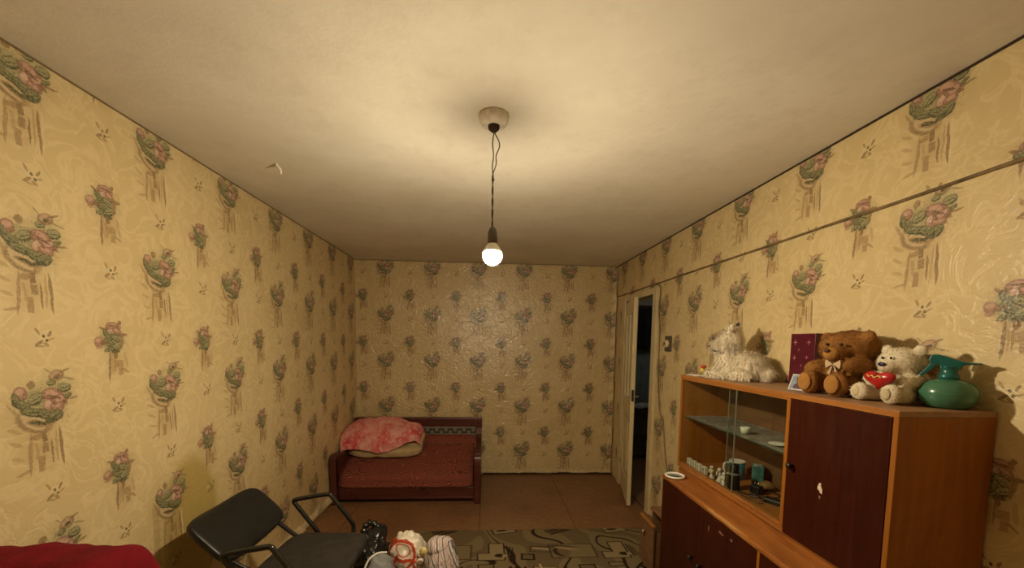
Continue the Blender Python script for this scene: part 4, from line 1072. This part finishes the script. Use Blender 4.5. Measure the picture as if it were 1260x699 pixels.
def drape(name, c, r, mat, parent, seed, folds=11, amp=.016):
    bm = bmesh.new(); bmesh.ops.create_uvsphere(bm, u_segments=72, v_segments=36, radius=1)
    for q in bm.verts:
        n = q.co.copy(); p = 2.7; m = (abs(n.x)**p+abs(n.y)**p+abs(n.z)**p)**(-1/p)
        co = Vector((n.x*m*r[0], n.y*m*r[1], n.z*m*r[2])); a = math.atan2(n.y, n.x)
        k_ = math.sin(a*folds+2.5*noise.noise(co*6+Vector((seed,0,0))))*(1-abs(n.z)*.6)
        co += Vector((n.x, n.y, 0))*k_*amp + n*noise.noise(co*9+Vector((0,seed,0)))*amp*1.4
        co += Vector(c); co.z = max(co.z, .0125); q.co = co
    return from_bm(name, bm, mat, parent, True)
pl = thing('plaid_shirt_bundle', 'bundle of white and dark plaid shirt cloth at the right of the heap', 'clothes', (1.235, 2.38, 0))
drape('cloth', (0,0,.215), (.092,.12,.205), plaid_mat(), pl, 4)
lump('collar', (-.03,-.02,.375), (.05,.07,.045), bpy.data.materials['plaid_cotton'], pl, 2.4, .012, 14, 3, 30, 20)
yt = tag(lump('yellow_tag', (1.145,2.285,.385), (.022,.018,.026), plain('pale_yellow_cloth', (.62,.52,.20), .7, .3, 60), None, 2.2, .005, 30, 3, 16, 12), 'small pale yellow wad between the white bag and plaid shirt', 'cloth')
dn = thing('denim_jacket', 'grey blue denim with a white piped edge at the front of the heap', 'clothes', (.91, 2.26, 0))
lump('cloth', (0,0,.185), (.085,.085,.185), fabric('grey_denim', (.22,.225,.22), .25, 14), dn, 2.6, .02, 9, 9, 48, 34, None, .0125, True)
tube('piping', smooth_path([(.03,.02,.385), (-.02,.01,.385), (-.06,-.02,.365), (-.08,-.05,.31), (-.085,-.07,.24)], 6), .006, M_white, dn, 8)

# ------------------------------------------------------------------ armchair with red blanket, lower left
ac_ = thing('armchair', 'cream upholstered armchair hidden under the red blanket at lower left', 'armchair', (0,0,0))
M_ac = fabric('cream_upholstery', (.62,.50,.30), .15, 10)
box('back', (.03,1.10,.05), (.45,1.28,.925), M_ac, ac_, .04, seg=3)
box('seat', (.04,.50,.10), (.62,1.11,.42), M_ac, ac_, .04, seg=3)
for y0 in (.45,): box('arm', (.03,.38,.05), (.62,.49,.60), M_ac, ac_, .03, seg=3)
for x in (.06, .52):
    for y in (.42, 1.05): box('leg', (x,y,0), (x+.05,y+.05,.10), M_sofaw, ac_, .003)
M_redb = fabric('red_blanket', (.15,.006,.011), .18, 12, 300, .95, .4)
def red_fn(u, v):
    x = .022 + .455*u
    prof = [Vector((.98,.50)), Vector((1.045,.70)), Vector((1.065,.88)), Vector((1.09,.945)), Vector((1.15,.962)), Vector((1.24,.962)), Vector((1.30,.94)), Vector((1.315,.88)), Vector((1.32,.75))]
    t = v*(len(prof)-1); i = min(int(t), len(prof)-2); p = prof[i].lerp(prof[i+1], t-i); y, z = p.x, p.y
    z += .012*noise.noise(Vector((x*8, y*4, 1)))+.006*noise.noise(Vector((x*25, y*12, 3)))
    e = max(0, (u-.86)/.14); z -= .10*e**2.2; x += .01*noise.noise(Vector((y*18, z*14, 2)))
    y -= .015*abs(noise.noise(Vector((x*10, z*6, 4))))*(1 if v < .4 else 0)
    return (x, y, z)
tag(sheet_grid('red_blanket', red_fn, 50, 44, M_redb, None, .012), 'deep red wool blanket thrown over the armchair back at lower left', 'blanket')

# ------------------------------------------------------------------ hallway contents seen through the door
hl = bpy.data.lights.new('hall_fill', 'POINT'); hl.energy = HALL_POWER; hl.color = (.95,.95,.88); hl.shadow_soft_size = .12
hlo = bpy.data.objects.new('hall_fill', hl); hlo.location = (3.95, 4.0, 2.2); link(hlo)  # added fill light with no visible fixture, so the hallway coats show
rk = thing('coat_rack', 'dark coat rail on the hallway wall seen through the doorway', 'coat rack', (0,0,0))
box('rail', (3.2,5.57,2.06), (4.2,5.598,2.12), M_dark, rk, .004)
for x in (3.35, 3.55, 3.75, 3.95): tube('hook', smooth_path([(x,5.575,2.09), (x,5.53,2.08), (x,5.52,2.10)], 4), .005, M_chrome, rk, 6)
lump_m = fabric('black_coat', (.012,.012,.014), .2, 10); grey_m = fabric('grey_teal_coat', (.15,.17,.165), .2, 8)
tag(drape('dark_jacket', (3.62,5.30,1.80), (.22,.075,.27), lump_m, None, 2, 9, .02), 'black jacket hanging at the top of the doorway view', 'jacket')
tag(drape('grey_coat', (3.60,5.485,1.18), (.20,.075,.46), grey_m, None, 5, 8, .015), 'long grey green coat hanging below the black jacket in the hallway', 'coat')
tag(drape('black_coat', (4.0,5.505,1.45), (.11,.085,.60), lump_m, None, 7, 7, .015), 'long black coat hanging at the right of the grey coat', 'coat')
sh = thing('shoe_shelf', 'low dark shelf standing on the hallway floor under the coats', 'shelf', (0,0,0))
box('top', (3.3,5.25,.68), (4.0,5.55,.705), M_dark, sh, .003); box('side', (3.3,5.25,0), (3.32,5.55,.68), M_dark, sh); box('side', (3.98,5.25,0), (4.0,5.55,.68), M_dark, sh); box('shelf_board', (3.32,5.26,.30), (3.98,5.55,.32), M_dark, sh)
shoe = thing('white_shoe', 'pale grey shoe on top of the hallway shelf', 'shoe', (3.60, 5.36, .7055), math.radians(200))
lump('upper', (0,0,.05), (.13,.045,.045), plain('pale_shoe', (.42,.40,.40), .5), shoe, 2.4, .006, 14, 1, 28, 18, None, .012)
box('sole', (-.13,-.045,0), (.13,.045,.016), M_blackpl, shoe, .007)
